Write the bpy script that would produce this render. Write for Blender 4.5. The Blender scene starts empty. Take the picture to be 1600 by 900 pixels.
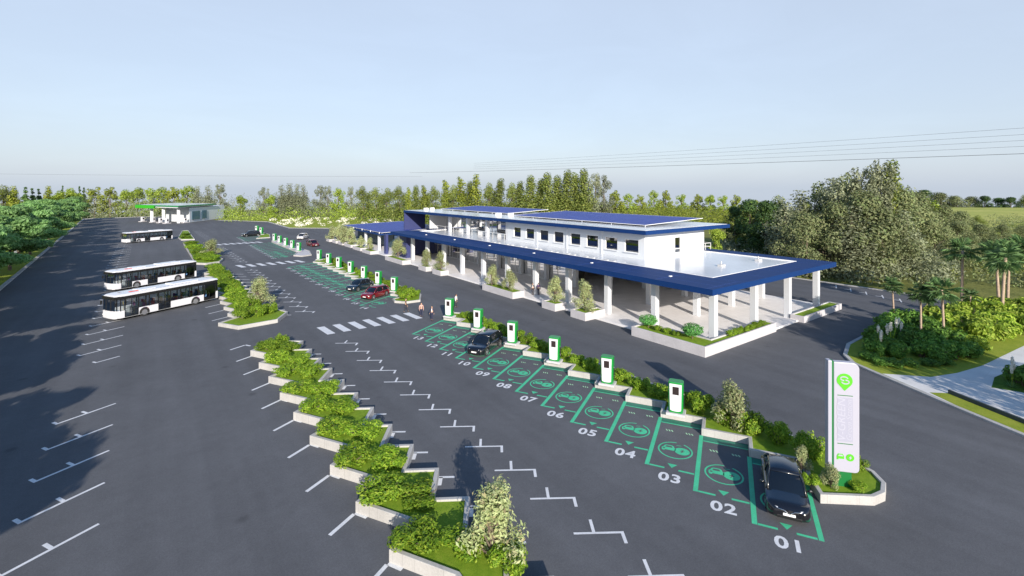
import bpy, bmesh, math, random
from mathutils import Vector, Matrix
R = math.radians
random.seed(7)
D = bpy.data
scene = bpy.context.scene
COL = scene.collection

# ------------------------------------------------------------------ camera frame
# site frame: +Y runs along the parking rows, +X towards the station building
F, HY, YAW, H = 754.0, 295.0, R(36.5), 16.0
CY, SY = math.cos(YAW), math.sin(YAW)
def bearing(px, dist, z=0.0):
    """ground point at a bearing (given on the 1600 wide picture) and a depth in metres"""
    X = (px-800)/F*dist
    return (X*CY+dist*SY, -X*SY+dist*CY, z)
def elev(py, dist):
    return H-(py-HY)*dist/F

# ------------------------------------------------------------------ materials
def mat(name, col, rough=0.6, metal=0.0, spec=0.5, noise=None, bump=None, coat=0.0):
    m = D.materials.new(name); m.use_nodes = True
    nt = m.node_tree; b = nt.nodes['Principled BSDF']
    b.inputs['Base Color'].default_value = (*col, 1)
    b.inputs['Roughness'].default_value = rough
    b.inputs['Metallic'].default_value = metal
    b.inputs['Specular IOR Level'].default_value = spec
    b.inputs['Coat Weight'].default_value = coat
    b.inputs['Coat Roughness'].default_value = 0.05
    if noise:                      # list of (scale, amount)
        tc = nt.nodes.new('ShaderNodeTexCoord')
        prev = None
        for sc_, amt in noise:
            n = nt.nodes.new('ShaderNodeTexNoise'); n.inputs['Scale'].default_value = sc_
            n.inputs['Detail'].default_value = 6
            nt.links.new(tc.outputs['Object'], n.inputs['Vector'])
            mr = nt.nodes.new('ShaderNodeMapRange')
            mr.inputs[1].default_value = 0.25; mr.inputs[2].default_value = 0.75
            mr.inputs[3].default_value = 1-amt; mr.inputs[4].default_value = 1+amt
            nt.links.new(n.outputs['Fac'], mr.inputs[0])
            if prev is None: prev = mr.outputs[0]
            else:
                mu = nt.nodes.new('ShaderNodeMath'); mu.operation = 'MULTIPLY'
                nt.links.new(prev, mu.inputs[0]); nt.links.new(mr.outputs[0], mu.inputs[1]); prev = mu.outputs[0]
        vm = nt.nodes.new('ShaderNodeVectorMath'); vm.operation = 'SCALE'
        vm.inputs[0].default_value = col
        nt.links.new(prev, vm.inputs['Scale'])
        nt.links.new(vm.outputs[0], b.inputs['Base Color'])
    if bump:
        tc = nt.nodes.new('ShaderNodeTexCoord')
        n = nt.nodes.new('ShaderNodeTexNoise'); n.inputs['Scale'].default_value = bump[0]; n.inputs['Detail'].default_value = 4
        nt.links.new(tc.outputs['Object'], n.inputs['Vector'])
        bp = nt.nodes.new('ShaderNodeBump'); bp.inputs['Strength'].default_value = bump[1]; bp.inputs['Distance'].default_value = bump[2]
        nt.links.new(n.outputs['Fac'], bp.inputs['Height']); nt.links.new(bp.outputs[0], b.inputs['Normal'])
    return m

def ramp_mat(name, cols, scale, rough=0.9, detail=8, bump=None, scale2=None):
    """colour ramp driven by noise; cols = [(pos,(r,g,b)),...]"""
    m = D.materials.new(name); m.use_nodes = True
    nt = m.node_tree; b = nt.nodes['Principled BSDF']; b.inputs['Roughness'].default_value = rough
    b.inputs['Specular IOR Level'].default_value = 0.2
    tc = nt.nodes.new('ShaderNodeTexCoord')
    n = nt.nodes.new('ShaderNodeTexNoise'); n.inputs['Scale'].default_value = scale; n.inputs['Detail'].default_value = detail
    nt.links.new(tc.outputs['Object'], n.inputs['Vector'])
    fac = n.outputs['Fac']
    if scale2:
        n2 = nt.nodes.new('ShaderNodeTexNoise'); n2.inputs['Scale'].default_value = scale2; n2.inputs['Detail'].default_value = 5
        nt.links.new(tc.outputs['Object'], n2.inputs['Vector'])
        mx = nt.nodes.new('ShaderNodeMix'); mx.inputs[0].default_value = 0.5
        nt.links.new(n.outputs['Fac'], mx.inputs[2]); nt.links.new(n2.outputs['Fac'], mx.inputs[3]); fac = mx.outputs[0]
    cr = nt.nodes.new('ShaderNodeValToRGB'); el = cr.color_ramp.elements
    while len(el) < len(cols): el.new(0.5)
    for e, (p, c) in zip(el, cols): e.position = p; e.color = (*c, 1)
    nt.links.new(fac, cr.inputs[0]); nt.links.new(cr.outputs[0], b.inputs['Base Color'])
    if bump:
        nb = nt.nodes.new('ShaderNodeTexNoise'); nb.inputs['Scale'].default_value = bump[0]; nb.inputs['Detail'].default_value = 5
        nt.links.new(tc.outputs['Object'], nb.inputs['Vector'])
        bp = nt.nodes.new('ShaderNodeBump'); bp.inputs['Strength'].default_value = bump[1]; bp.inputs['Distance'].default_value = bump[2]
        nt.links.new(nb.outputs['Fac'], bp.inputs['Height']); nt.links.new(bp.outputs[0], b.inputs['Normal'])
    return m

def leaf_mat(name, cols, trans=0.3, rough=0.55, vary=0.25):
    m = D.materials.new(name); m.use_nodes = True
    nt = m.node_tree; b = nt.nodes['Principled BSDF']; b.inputs['Roughness'].default_value = rough
    b.inputs['Specular IOR Level'].default_value = 0.3
    g = nt.nodes.new('ShaderNodeNewGeometry'); oi = nt.nodes.new('ShaderNodeObjectInfo')
    cr = nt.nodes.new('ShaderNodeValToRGB'); el = cr.color_ramp.elements
    while len(el) < len(cols): el.new(0.5)
    for i, (e, c) in enumerate(zip(el, cols)): e.position = i/(len(cols)-1); e.color = (*c, 1)
    nt.links.new(g.outputs['Random Per Island'], cr.inputs[0])
    mr = nt.nodes.new('ShaderNodeMapRange'); mr.inputs[3].default_value = 1-vary; mr.inputs[4].default_value = 1+vary
    nt.links.new(oi.outputs['Random'], mr.inputs[0])
    vm = nt.nodes.new('ShaderNodeVectorMath'); vm.operation = 'SCALE'
    nt.links.new(cr.outputs[0], vm.inputs[0]); nt.links.new(mr.outputs[0], vm.inputs['Scale'])
    nt.links.new(vm.outputs[0], b.inputs['Base Color'])
    t = nt.nodes.new('ShaderNodeBsdfTranslucent'); nt.links.new(vm.outputs[0], t.inputs['Color'])
    mx = nt.nodes.new('ShaderNodeMixShader'); mx.inputs[0].default_value = trans
    out = nt.nodes['Material Output']
    nt.links.new(b.outputs[0], mx.inputs[1]); nt.links.new(t.outputs[0], mx.inputs[2]); nt.links.new(mx.outputs[0], out.inputs[0])
    return m

def glass_mat(name, tint, rough=0.03, alpha=0.5):
    """thin tinted pane: see-through with a clear reflection"""
    m = D.materials.new(name); m.use_nodes = True
    nt = m.node_tree; nt.nodes.remove(nt.nodes['Principled BSDF'])
    gl = nt.nodes.new('ShaderNodeBsdfGlossy'); gl.inputs['Roughness'].default_value = rough
    tr = nt.nodes.new('ShaderNodeBsdfTransparent'); tr.inputs['Color'].default_value = (*tint, 1)
    fr = nt.nodes.new('ShaderNodeFresnel'); fr.inputs['IOR'].default_value = 1.6
    ad = nt.nodes.new('ShaderNodeMath'); ad.operation = 'ADD'; ad.inputs[1].default_value = alpha; ad.use_clamp = True
    nt.links.new(fr.outputs[0], ad.inputs[0])
    mx = nt.nodes.new('ShaderNodeMixShader'); nt.links.new(ad.outputs[0], mx.inputs[0])
    nt.links.new(tr.outputs[0], mx.inputs[1]); nt.links.new(gl.outputs[0], mx.inputs[2])
    nt.links.new(mx.outputs[0], nt.nodes['Material Output'].inputs[0])
    return m

def joint_mat(name, col, step, axis_noise=0.1, rough=0.75, dark=0.82, width=0.02, brick=(1, 1)):
    """concrete or tiles with thin joints every `step` metres, object space XY"""
    m = mat(name, col, rough, noise=[(0.7, axis_noise), (14, axis_noise*0.6)])
    nt = m.node_tree; b = nt.nodes['Principled BSDF']
    tc = nt.nodes.new('ShaderNodeTexCoord')
    br = nt.nodes.new('ShaderNodeTexBrick'); br.offset = 0.0
    br.inputs['Color1'].default_value = (1, 1, 1, 1); br.inputs['Color2'].default_value = (0.95, 0.95, 0.95, 1)
    br.inputs['Mortar'].default_value = (dark, dark, dark, 1); br.inputs['Scale'].default_value = 1
    br.inputs['Mortar Size'].default_value = width; br.inputs['Brick Width'].default_value = step*brick[0]; br.inputs['Row Height'].default_value = step*brick[1]
    nt.links.new(tc.outputs['Object'], br.inputs['Vector'])
    mx = nt.nodes.new('ShaderNodeMix'); mx.data_type = 'RGBA'; mx.blend_type = 'MULTIPLY'; mx.inputs[0].default_value = 1
    src = b.inputs['Base Color'].links[0].from_socket
    nt.links.new(src, mx.inputs[6]); nt.links.new(br.outputs['Color'], mx.inputs[7]); nt.links.new(mx.outputs[2], b.inputs['Base Color'])
    return m

M = {}
M['asphalt'] = mat('asphalt', (0.097, 0.100, 0.111), 0.85, spec=0.25, noise=[(0.04, 0.13), (0.35, 0.08), (1.7, 0.06), (9, 0.10), (22, 0.16), (60, 0.30)], bump=(70, 0.35, 0.01))
def wear(m):
    # faint tyre-polished streaks along the lanes and a few oil drips
    nt = m.node_tree; b = nt.nodes['Principled BSDF']; src = b.inputs['Base Color'].links[0].from_socket
    tc = nt.nodes.new('ShaderNodeTexCoord'); mp = nt.nodes.new('ShaderNodeMapping'); mp.inputs['Scale'].default_value = (0.55, 0.025, 1)
    nt.links.new(tc.outputs['Object'], mp.inputs[0])
    n = nt.nodes.new('ShaderNodeTexNoise'); n.inputs['Scale'].default_value = 1; n.inputs['Detail'].default_value = 4; nt.links.new(mp.outputs[0], n.inputs['Vector'])
    mr = nt.nodes.new('ShaderNodeMapRange'); mr.inputs[1].default_value = 0.3; mr.inputs[2].default_value = 0.7; mr.inputs[3].default_value = 0.90; mr.inputs[4].default_value = 1.10; nt.links.new(n.outputs['Fac'], mr.inputs[0])
    v = nt.nodes.new('ShaderNodeTexVoronoi'); v.inputs['Scale'].default_value = 0.22; v.inputs['Randomness'].default_value = 1.0; nt.links.new(tc.outputs['Object'], v.inputs['Vector'])
    m2 = nt.nodes.new('ShaderNodeMapRange'); m2.interpolation_type = 'SMOOTHSTEP'; m2.inputs[1].default_value = 0.02; m2.inputs[2].default_value = 0.10; m2.inputs[3].default_value = 0.72; m2.inputs[4].default_value = 1.0; nt.links.new(v.outputs['Distance'], m2.inputs[0])
    mu = nt.nodes.new('ShaderNodeMath'); mu.operation = 'MULTIPLY'; nt.links.new(mr.outputs[0], mu.inputs[0]); nt.links.new(m2.outputs[0], mu.inputs[1])
    vm = nt.nodes.new('ShaderNodeVectorMath'); vm.operation = 'SCALE'; nt.links.new(src, vm.inputs[0]); nt.links.new(mu.outputs[0], vm.inputs['Scale']); nt.links.new(vm.outputs[0], b.inputs['Base Color'])
wear(M['asphalt'])
M['white_paint'] = mat('white_road_paint', (0.60, 0.61, 0.64), 0.7, noise=[(1.2, 0.10), (12, 0.12), (45, 0.10)])
M['mint_paint'] = mat('mint_road_paint', (0.060, 0.47, 0.255), 0.65, noise=[(1.2, 0.14), (14, 0.14), (45, 0.10)])
M['deep_green_paint'] = mat('deep_green_paint', (0.02, 0.16, 0.11), 0.65, noise=[(3, 0.1)])
M['kerb'] = joint_mat('kerb_concrete', (0.40, 0.39, 0.38), 1.0, 0.16, width=0.012)
M['planter'] = mat('planter_concrete', (0.47, 0.455, 0.475), 0.75, noise=[(0.9, 0.10), (9, 0.08)])
M['slab'] = joint_mat('paving', (0.78, 0.76, 0.77), 1.2, 0.06, rough=0.5, width=0.012)
M['plaster'] = mat('white_plaster', (0.60, 0.63, 0.67), 0.6, noise=[(0.5, 0.03)])
M['column'] = mat('white_cladding', (0.56, 0.58, 0.62), 0.35, noise=[(0.5, 0.02)])
M['deck'] = mat('white_roof_membrane', (0.60, 0.62, 0.66), 0.16, noise=[(0.25, 0.06), (2.5, 0.04)])
M['blue'] = mat('blue_metal', (0.005, 0.031, 0.130), 0.6, spec=0.2, noise=[(0.4, 0.06)])
M['navy'] = mat('navy_panel', (0.035, 0.045, 0.14), 0.5)
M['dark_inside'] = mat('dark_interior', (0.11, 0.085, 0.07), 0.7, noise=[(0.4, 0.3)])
M['soffit'] = mat('soffit', (0.50, 0.50, 0.50), 0.7)
M['glass'] = glass_mat('shop_glass', (0.32, 0.48, 0.52), alpha=0.24)
M['dark_glass'] = glass_mat('dark_glass', (0.16, 0.20, 0.22), alpha=0.30)
M['bus_glass'] = glass_mat('bus_glass', (0.80, 0.86, 0.88), alpha=0.07)
M['clear_glass'] = glass_mat('clear_glass', (0.88, 0.93, 0.93), alpha=0.03)
M['bus_white'] = mat('bus_white', (0.64, 0.64, 0.68), 0.25, coat=0.4)
M['black'] = mat('black_plastic', (0.012, 0.012, 0.013), 0.35)
M['rubber'] = mat('rubber', (0.02, 0.02, 0.02), 0.85)
M['rim'] = mat('alloy', (0.55, 0.55, 0.57), 0.3, metal=0.8)
M['chrome'] = mat('chrome', (0.75, 0.75, 0.76), 0.12, metal=1.0)
M['lamp'] = mat('lamp_lens', (0.75, 0.77, 0.8), 0.08)
M['tail'] = mat('tail_lens', (0.35, 0.01, 0.01), 0.15)
M['plate'] = mat('plate', (0.8, 0.8, 0.8), 0.5)
M['car_black'] = mat('black_car_paint', (0.006, 0.006, 0.008), 0.22, coat=1.0)
M['car_blue'] = mat('dark_blue_car_paint', (0.006, 0.014, 0.026), 0.25, coat=1.0)
M['car_red'] = mat('red_car_paint', (0.13, 0.003, 0.008), 0.25, coat=1.0)
M['car_maroon'] = mat('maroon_car_paint', (0.10, 0.008, 0.012), 0.3, coat=1.0)
M['car_silver'] = mat('silver_car_paint', (0.62, 0.60, 0.60), 0.25, metal=0.2, coat=1.0)
M['car_glass'] = mat('car_glass', (0.006, 0.009, 0.014), 0.04, spec=0.8)
M['ch_green'] = mat('charger_green', (0.008, 0.22, 0.035), 0.35, coat=0.3)
M['ch_white'] = mat('charger_white', (0.62, 0.62, 0.66), 0.3)
M['screen'] = mat('screen', (0.03, 0.022, 0.022), 0.15)
M['sign_white'] = mat('sign_white', (0.36, 0.36, 0.43), 0.35)
M['sign_emboss'] = mat('sign_emboss', (0.37, 0.375, 0.455), 0.35)
M['sign_green'] = mat('sign_green', (0.08, 0.42, 0.015), 0.4)
M['sign_dark_green'] = mat('sign_dark_green', (0.004, 0.13, 0.03), 0.4)
M['grass'] = ramp_mat('grass', [(0.3, (0.10, 0.19, 0.012)), (0.5, (0.17, 0.27, 0.018)), (0.72, (0.26, 0.33, 0.04))], 2.5, bump=(45, 0.6, 0.05), scale2=25)
M['lawn'] = ramp_mat('verge_grass', [(0.3, (0.16, 0.22, 0.02)), (0.5, (0.24, 0.29, 0.03)), (0.75, (0.34, 0.34, 0.06))], 0.8, bump=(30, 0.6, 0.05), scale2=12)
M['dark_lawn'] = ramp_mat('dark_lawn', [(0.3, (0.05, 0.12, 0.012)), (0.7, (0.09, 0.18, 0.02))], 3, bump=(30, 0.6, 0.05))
M['land'] = ramp_mat('rough_ground', [(0.28, (0.07, 0.085, 0.018)), (0.45, (0.13, 0.14, 0.03)), (0.6, (0.20, 0.20, 0.05)), (0.75, (0.30, 0.28, 0.09))], 0.02, bump=(1.5, 0.5, 0.3), scale2=0.25)
M['field'] = ramp_mat('field_grass', [(0.3, (0.22, 0.27, 0.05)), (0.5, (0.34, 0.36, 0.08)), (0.7, (0.50, 0.46, 0.14))], 0.03, scale2=0.4)
M['path'] = joint_mat('pale_concrete', (0.62, 0.61, 0.60), 3.0, 0.08, width=0.01)
M['bark'] = mat('bark', (0.13, 0.10, 0.075), 0.9, noise=[(6, 0.3)], bump=(20, 0.6, 0.03))
M['pale_bark'] = mat('pale_bark', (0.36, 0.27, 0.20), 0.9, noise=[(5, 0.25)], bump=(12, 0.7, 0.04))
M['leaf_hedge'] = leaf_mat('hedge_leaves', [(0.085, 0.17, 0.014), (0.15, 0.28, 0.018), (0.24, 0.39, 0.03), (0.37, 0.46, 0.05)], 0.40)
M['leaf_pale'] = leaf_mat('pale_leaves', [(0.22, 0.27, 0.12), (0.34, 0.40, 0.18), (0.46, 0.52, 0.26), (0.30, 0.25, 0.14)], 0.3)
M['leaf_ball'] = leaf_mat('ball_leaves', [(0.07, 0.24, 0.05), (0.13, 0.36, 0.09)], 0.3)
M['leaf_street'] = leaf_mat('street_leaves', [(0.15, 0.29, 0.09), (0.23, 0.41, 0.14), (0.33, 0.52, 0.22)], 0.5)
M['leaf_olive'] = leaf_mat('olive_leaves', [(0.094, 0.140, 0.031), (0.172, 0.218, 0.047), (0.281, 0.312, 0.078)], 0.3)
M['leaf_yellow'] = leaf_mat('yellow_green_leaves', [(0.15, 0.20, 0.025), (0.24, 0.30, 0.04), (0.32, 0.34, 0.05)], 0.35)
M['leaf_dark'] = leaf_mat('dark_leaves', [(0.033, 0.072, 0.021), (0.054, 0.108, 0.033), (0.108, 0.180, 0.036)], 0.2)
M['leaf_grey'] = leaf_mat('grey_green_leaves', [(0.125, 0.150, 0.088), (0.213, 0.237, 0.138), (0.300, 0.325, 0.200)], 0.25)  # grey green foliage; its paleness also puts distance haze into the leaf colour
M['leaf_brown'] = leaf_mat('brown_scrub', [(0.135, 0.165, 0.075), (0.165, 0.20, 0.085), (0.20, 0.21, 0.10), (0.16, 0.22, 0.08)], 0.25)
M['leaf_fresh'] = leaf_mat('fresh_leaves', [(0.157, 0.243, 0.029), (0.272, 0.372, 0.043), (0.400, 0.486, 0.086)], 0.35)
M['leaf_palm'] = leaf_mat('palm_fronds', [(0.06, 0.13, 0.05), (0.10, 0.19, 0.07), (0.17, 0.27, 0.10)], 0.2, rough=0.4)
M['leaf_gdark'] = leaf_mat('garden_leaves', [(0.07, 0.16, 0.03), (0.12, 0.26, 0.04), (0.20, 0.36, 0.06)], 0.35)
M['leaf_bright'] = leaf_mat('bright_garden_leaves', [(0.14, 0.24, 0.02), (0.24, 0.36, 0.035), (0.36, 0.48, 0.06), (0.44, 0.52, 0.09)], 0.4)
M['petal'] = mat('white_flowers', (0.75, 0.72, 0.62), 0.7)
M['wire'] = mat('power_wire', (0.10, 0.11, 0.13), 0.6)
M['rail'] = mat('white_rail', (0.8, 0.8, 0.8), 0.4)
M['skin'] = mat('skin', (0.45, 0.27, 0.19), 0.6)
M['hair'] = mat('hair', (0.02, 0.015, 0.012), 0.6)

def solar_mat():
    m = D.materials.new('solar_cells'); m.use_nodes = True
    nt = m.node_tree; b = nt.nodes['Principled BSDF']; b.inputs['Roughness'].default_value = 0.5; b.inputs['Specular IOR Level'].default_value = 0.25
    tc = nt.nodes.new('ShaderNodeTexCoord')
    br = nt.nodes.new('ShaderNodeTexBrick'); br.offset = 0
    br.inputs['Color1'].default_value = (0.020, 0.042, 0.24, 1); br.inputs['Color2'].default_value = (0.030, 0.058, 0.30, 1)
    br.inputs['Mortar'].default_value = (0.15, 0.19, 0.46, 1); br.inputs['Scale'].default_value = 1
    br.inputs['Mortar Size'].default_value = 0.035; br.inputs['Brick Width'].default_value = 2.1; br.inputs['Row Height'].default_value = 1.05
    nt.links.new(tc.outputs['Object'], br.inputs['Vector']); nt.links.new(br.outputs['Color'], b.inputs['Base Color'])
    return m
M['solar'] = solar_mat()

# ------------------------------------------------------------------ mesh helper
class MB:
    def __init__(s): s.v = []; s.f = []; s.m = []
    def add(s, vs, fs, mi=0):
        o = len(s.v); s.v += [tuple(p) for p in vs]
        for f in fs: s.f.append(tuple(o+i for i in f)); s.m.append(mi)
    def box(s, x0, x1, y0, y1, z0, z1, mi=0, mtx=None):
        vs = [(x, y, z) for z in (z0, z1) for y in (y0, y1) for x in (x0, x1)]
        if mtx: vs = [tuple(mtx @ Vector(p)) for p in vs]
        s.add(vs, [(0, 2, 3, 1), (4, 5, 7, 6), (0, 1, 5, 4), (2, 6, 7, 3), (0, 4, 6, 2), (1, 3, 7, 5)], mi)
    def prism(s, poly, z0, z1, mi=0):
        n = len(poly)
        if sum(poly[i][0]*poly[(i+1) % n][1]-poly[(i+1) % n][0]*poly[i][1] for i in range(n)) < 0: poly = poly[::-1]
        vs = [(p[0], p[1], z0) for p in poly]+[(p[0], p[1], z1) for p in poly]
        fs = [tuple(range(n-1, -1, -1)), tuple(range(n, 2*n))]+[(i, (i+1) % n, n+(i+1) % n, n+i) for i in range(n)]
        s.add(vs, fs, mi)
    def sheet(s, poly, z, mi=0):
        n = len(poly)
        if sum(poly[i][0]*poly[(i+1) % n][1]-poly[(i+1) % n][0]*poly[i][1] for i in range(n)) < 0: poly = poly[::-1]
        s.add([(p[0], p[1], z) for p in poly], [tuple(range(n))], mi)
    def strip(s, a, b, w, z, mi=0):
        a = Vector(a[:2]); b = Vector(b[:2]); d = (b-a).normalized(); n = Vector((-d.y, d.x))*w/2
        s.sheet([a+n, a-n, b-n, b+n], z, mi)
    def tube(s, pts, r, n=8, mi=0, caps=True):
        pts = [Vector(p) for p in pts]; rs = r if isinstance(r, (list, tuple)) else [r]*len(pts)
        rings = []
        for i, p in enumerate(pts):
            d = (pts[min(i+1, len(pts)-1)]-pts[max(i-1, 0)]).normalized()
            up = Vector((0, 0, 1)) if abs(d.z) < 0.9 else Vector((1, 0, 0))
            a = d.cross(up).normalized(); b = d.cross(a).normalized()
            rings.append([p+(a*math.cos(2*math.pi*k/n)+b*math.sin(2*math.pi*k/n))*rs[i] for k in range(n)])
        vs = [p for rg in rings for p in rg]; fs = []
        for i in range(len(pts)-1):
            for k in range(n): fs.append((i*n+k, i*n+(k+1) % n, (i+1)*n+(k+1) % n, (i+1)*n+k))
        if caps: fs += [tuple(range(n-1, -1, -1)), tuple(range((len(pts)-1)*n, len(pts)*n))]
        s.add(vs, fs, mi)
    def loft(s, rings, mi=0, closed=True, caps=True):
        n = len(rings[0]); vs = [p for rg in rings for p in rg]; fs = []
        for i in range(len(rings)-1):
            for k in range(n if closed else n-1): fs.append((i*n+k, i*n+(k+1) % n, (i+1)*n+(k+1) % n, (i+1)*n+k))
        if caps: fs += [tuple(range(n-1, -1, -1)), tuple(range((len(rings)-1)*n, len(rings)*n))]
        s.add(vs, fs, mi)
    def ellipsoid(s, c, r, n=10, m=6, mi=0):
        rings = []
        for i in range(m+1):
            t = math.pi*(i/m*0.98+0.01)
            rings.append([(c[0]+r[0]*math.sin(t)*math.cos(2*math.pi*k/n), c[1]+r[1]*math.sin(t)*math.sin(2*math.pi*k/n), c[2]-r[2]*math.cos(t)) for k in range(n)])
        s.loft(rings, mi)
    def mesh(s, name, mats, smooth=False):
        me = D.meshes.new(name); me.from_pydata(s.v, [], s.f)
        for mm in (mats if isinstance(mats, (list, tuple)) else [mats]): me.materials.append(mm)
        me.polygons.foreach_set('material_index', s.m)
        if smooth: me.polygons.foreach_set('use_smooth', [True]*len(s.f))
        me.update(); return me
    def build(s, name, mats, parent=None, smooth=False, bevel=0, seg=2, loc=None, fix=False):
        me = s.mesh(name, mats, smooth)
        if fix:
            bm = bmesh.new(); bm.from_mesh(me); bmesh.ops.recalc_face_normals(bm, faces=bm.faces); bm.to_mesh(me); bm.free()
        o = D.objects.new(name, me); COL.objects.link(o)
        if parent: o.parent = parent
        if loc: o.location = loc
        if bevel:
            b = o.modifiers.new('bevel', 'BEVEL'); b.width = bevel; b.segments = seg; b.limit_method = 'ANGLE'; b.angle_limit = R(40)
        return o

def tag(o, label, cat, group=None, kind=None):
    o['label'] = label; o['category'] = cat
    if group: o['group'] = group
    if kind: o['kind'] = kind
    return o
def thing(name, label, cat, loc=(0, 0, 0), rz=0.0, group=None):
    o = D.objects.new(name, None); COL.objects.link(o); o.location = loc; o.rotation_euler = (0, 0, rz)
    o.empty_display_size = 0.3
    return tag(o, label, cat, group)
def struct(o): o['kind'] = 'structure'; return o
def copy_tree(o, label=None, group=None, loc=None, rz=None, scale=None):
    kids = {}
    for x in D.objects:
        if x.parent: kids.setdefault(x.parent.name, []).append(x)
    def rec(q, par):
        c = q.copy(); COL.objects.link(c); c.parent = par
        for ch in kids.get(q.name, []): rec(ch, c)
        return c
    c = rec(o, None)
    if label: c['label'] = label
    if group: c['group'] = group
    if loc is not None: c.location = loc
    if rz is not None: c.rotation_euler = (0, 0, rz)
    if scale is not None: c.scale = scale if isinstance(scale, tuple) else (scale,)*3
    return c
ORD = ['first', 'second', 'third', 'fourth', 'fifth', 'sixth', 'seventh', 'eighth', 'ninth', 'tenth', 'eleventh', 'twelfth', 'thirteenth',
       'fourteenth', 'fifteenth', 'sixteenth', 'seventeenth', 'eighteenth', 'nineteenth', 'twentieth', 'twenty-first', 'twenty-second', 'twenty-third',
       'twenty-fourth', 'twenty-fifth', 'twenty-sixth', 'twenty-seventh', 'twenty-eighth', 'twenty-ninth', 'thirtieth', 'thirty-first', 'thirty-second',
       'thirty-third', 'thirty-fourth', 'thirty-fifth', 'thirty-sixth', 'thirty-seventh', 'thirty-eighth', 'thirty-ninth', 'fortieth']

def text_mesh(txt, size, mat_, bold=0.0, sx=1.0, shear=0.0, spacing=1.0, extrude=0.0):
    cu = D.curves.new('writing', 'FONT'); cu.body = txt; cu.size = size; cu.offset = bold; cu.extrude = extrude
    cu.align_x = 'CENTER'; cu.align_y = 'CENTER'; cu.shear = shear; cu.space_character = spacing; cu.resolution_u = 3
    ob = D.objects.new('writing', cu); COL.objects.link(ob); bpy.context.view_layer.update()
    me = D.meshes.new_from_object(ob.evaluated_get(bpy.context.evaluated_depsgraph_get()))
    D.objects.remove(ob); D.curves.remove(cu)
    me.materials.clear(); me.materials.append(mat_)
    for v in me.vertices: v.co.x *= sx
    return me

# ------------------------------------------------------------------ world, sun, camera
SUN_EL = R(19.5); SUNH = Vector((-0.397, -0.918))
w = D.worlds.new('World'); scene.world = w; w.use_nodes = True
nt = w.node_tree; bg = nt.nodes['Background']; bg.inputs['Strength'].default_value = 0.14
sky = nt.nodes.new('ShaderNodeTexSky'); sky.sky_type = 'NISHITA'; sky.sun_disc = False
sky.sun_elevation = SUN_EL; sky.sun_rotation = math.atan2(SUNH.x, SUNH.y)
sky.altitude = 0; sky.air_density = 1.0; sky.dust_density = 1.6; sky.ozone_density = 1.6
# thin bright veil low in the sky, clear blue overhead
def vm_(op, a, b=None, sc=None):
    n = nt.nodes.new('ShaderNodeVectorMath'); n.operation = op
    nt.links.new(a, n.inputs[0])
    if b is not None: n.inputs[1].default_value = b
    if sc is not None: n.inputs['Scale'].default_value = sc
    return n.outputs[0]
tcw = nt.nodes.new('ShaderNodeTexCoord')
mpw = nt.nodes.new('ShaderNodeMapping'); mpw.inputs['Scale'].default_value = (2.0, 3.2, 9.0); mpw.inputs['Rotation'].default_value = (0.12, 0.10, 0.4); nt.links.new(tcw.outputs['Generated'], mpw.inputs[0])
nz = nt.nodes.new('ShaderNodeTexNoise'); nz.inputs['Scale'].default_value = 1.3; nz.inputs['Detail'].default_value = 9; nz.inputs['Roughness'].default_value = 0.62; nz.inputs['Distortion'].default_value = 0.6
nt.links.new(mpw.outputs[0], nz.inputs['Vector'])
mrz = nt.nodes.new('ShaderNodeMapRange'); mrz.inputs[1].default_value = 0.42; mrz.inputs[2].default_value = 0.80; mrz.inputs[3].default_value = 1.0; mrz.inputs[4].default_value = 1.05
nt.links.new(nz.outputs['Fac'], mrz.inputs[0])
lw = nt.nodes.new('ShaderNodeVectorMath'); lw.operation = 'SCALE'; nt.links.new(vm_('ADD', vm_('SCALE', sky.outputs[0], sc=0.25), (2.27, 2.59, 3.13)), lw.inputs[0]); nt.links.new(mrz.outputs[0], lw.inputs['Scale'])
low = lw.outputs[0]
sxyz = nt.nodes.new('ShaderNodeSeparateXYZ'); nt.links.new(tcw.outputs['Generated'], sxyz.inputs[0])
mrw = nt.nodes.new('ShaderNodeMapRange'); mrw.interpolation_type = 'SMOOTHSTEP'; mrw.inputs[1].default_value = 0.36; mrw.inputs[2].default_value = 0.62
nt.links.new(sxyz.outputs['Z'], mrw.inputs[0])
mxw = nt.nodes.new('ShaderNodeMix'); mxw.data_type = 'RGBA'; nt.links.new(mrw.outputs[0], mxw.inputs[0]); nt.links.new(low, mxw.inputs[6]); nt.links.new(vm_('MULTIPLY', sky.outputs[0], (0.45, 0.78, 1.05)), mxw.inputs[7])
nt.links.new(mxw.outputs[2], bg.inputs['Color'])
sun = D.lights.new('sun', 'SUN'); sun.energy = 5.0; sun.angle = R(0.5); sun.color = (1.0, 0.91, 0.79)
so = D.objects.new('sun', sun); COL.objects.link(so)
tosun = Vector((SUNH.x*math.cos(SUN_EL), SUNH.y*math.cos(SUN_EL), math.sin(SUN_EL)))
so.rotation_euler = tosun.to_track_quat('Z', 'Y').to_euler(); so.location = (0, -40, 60)
cam = D.cameras.new('camera'); co = D.objects.new('camera', cam); COL.objects.link(co)
co.location = (0, 0, H); co.rotation_euler = (R(90), 0, -YAW)
cam.sensor_width = 36; cam.lens = F/1600*36; cam.shift_y = -(450-HY)/1600; cam.clip_end = 6000; cam.clip_start = 0.1
scene.camera = co
scene.view_settings.view_transform = 'Standard'; scene.view_settings.look = 'None'; scene.view_settings.gamma = 1
scene.view_settings.exposure = 0.58
scene.cycles.max_bounces = 6; scene.cycles.transparent_max_bounces = 12
scene.cycles.use_denoising = True

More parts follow.
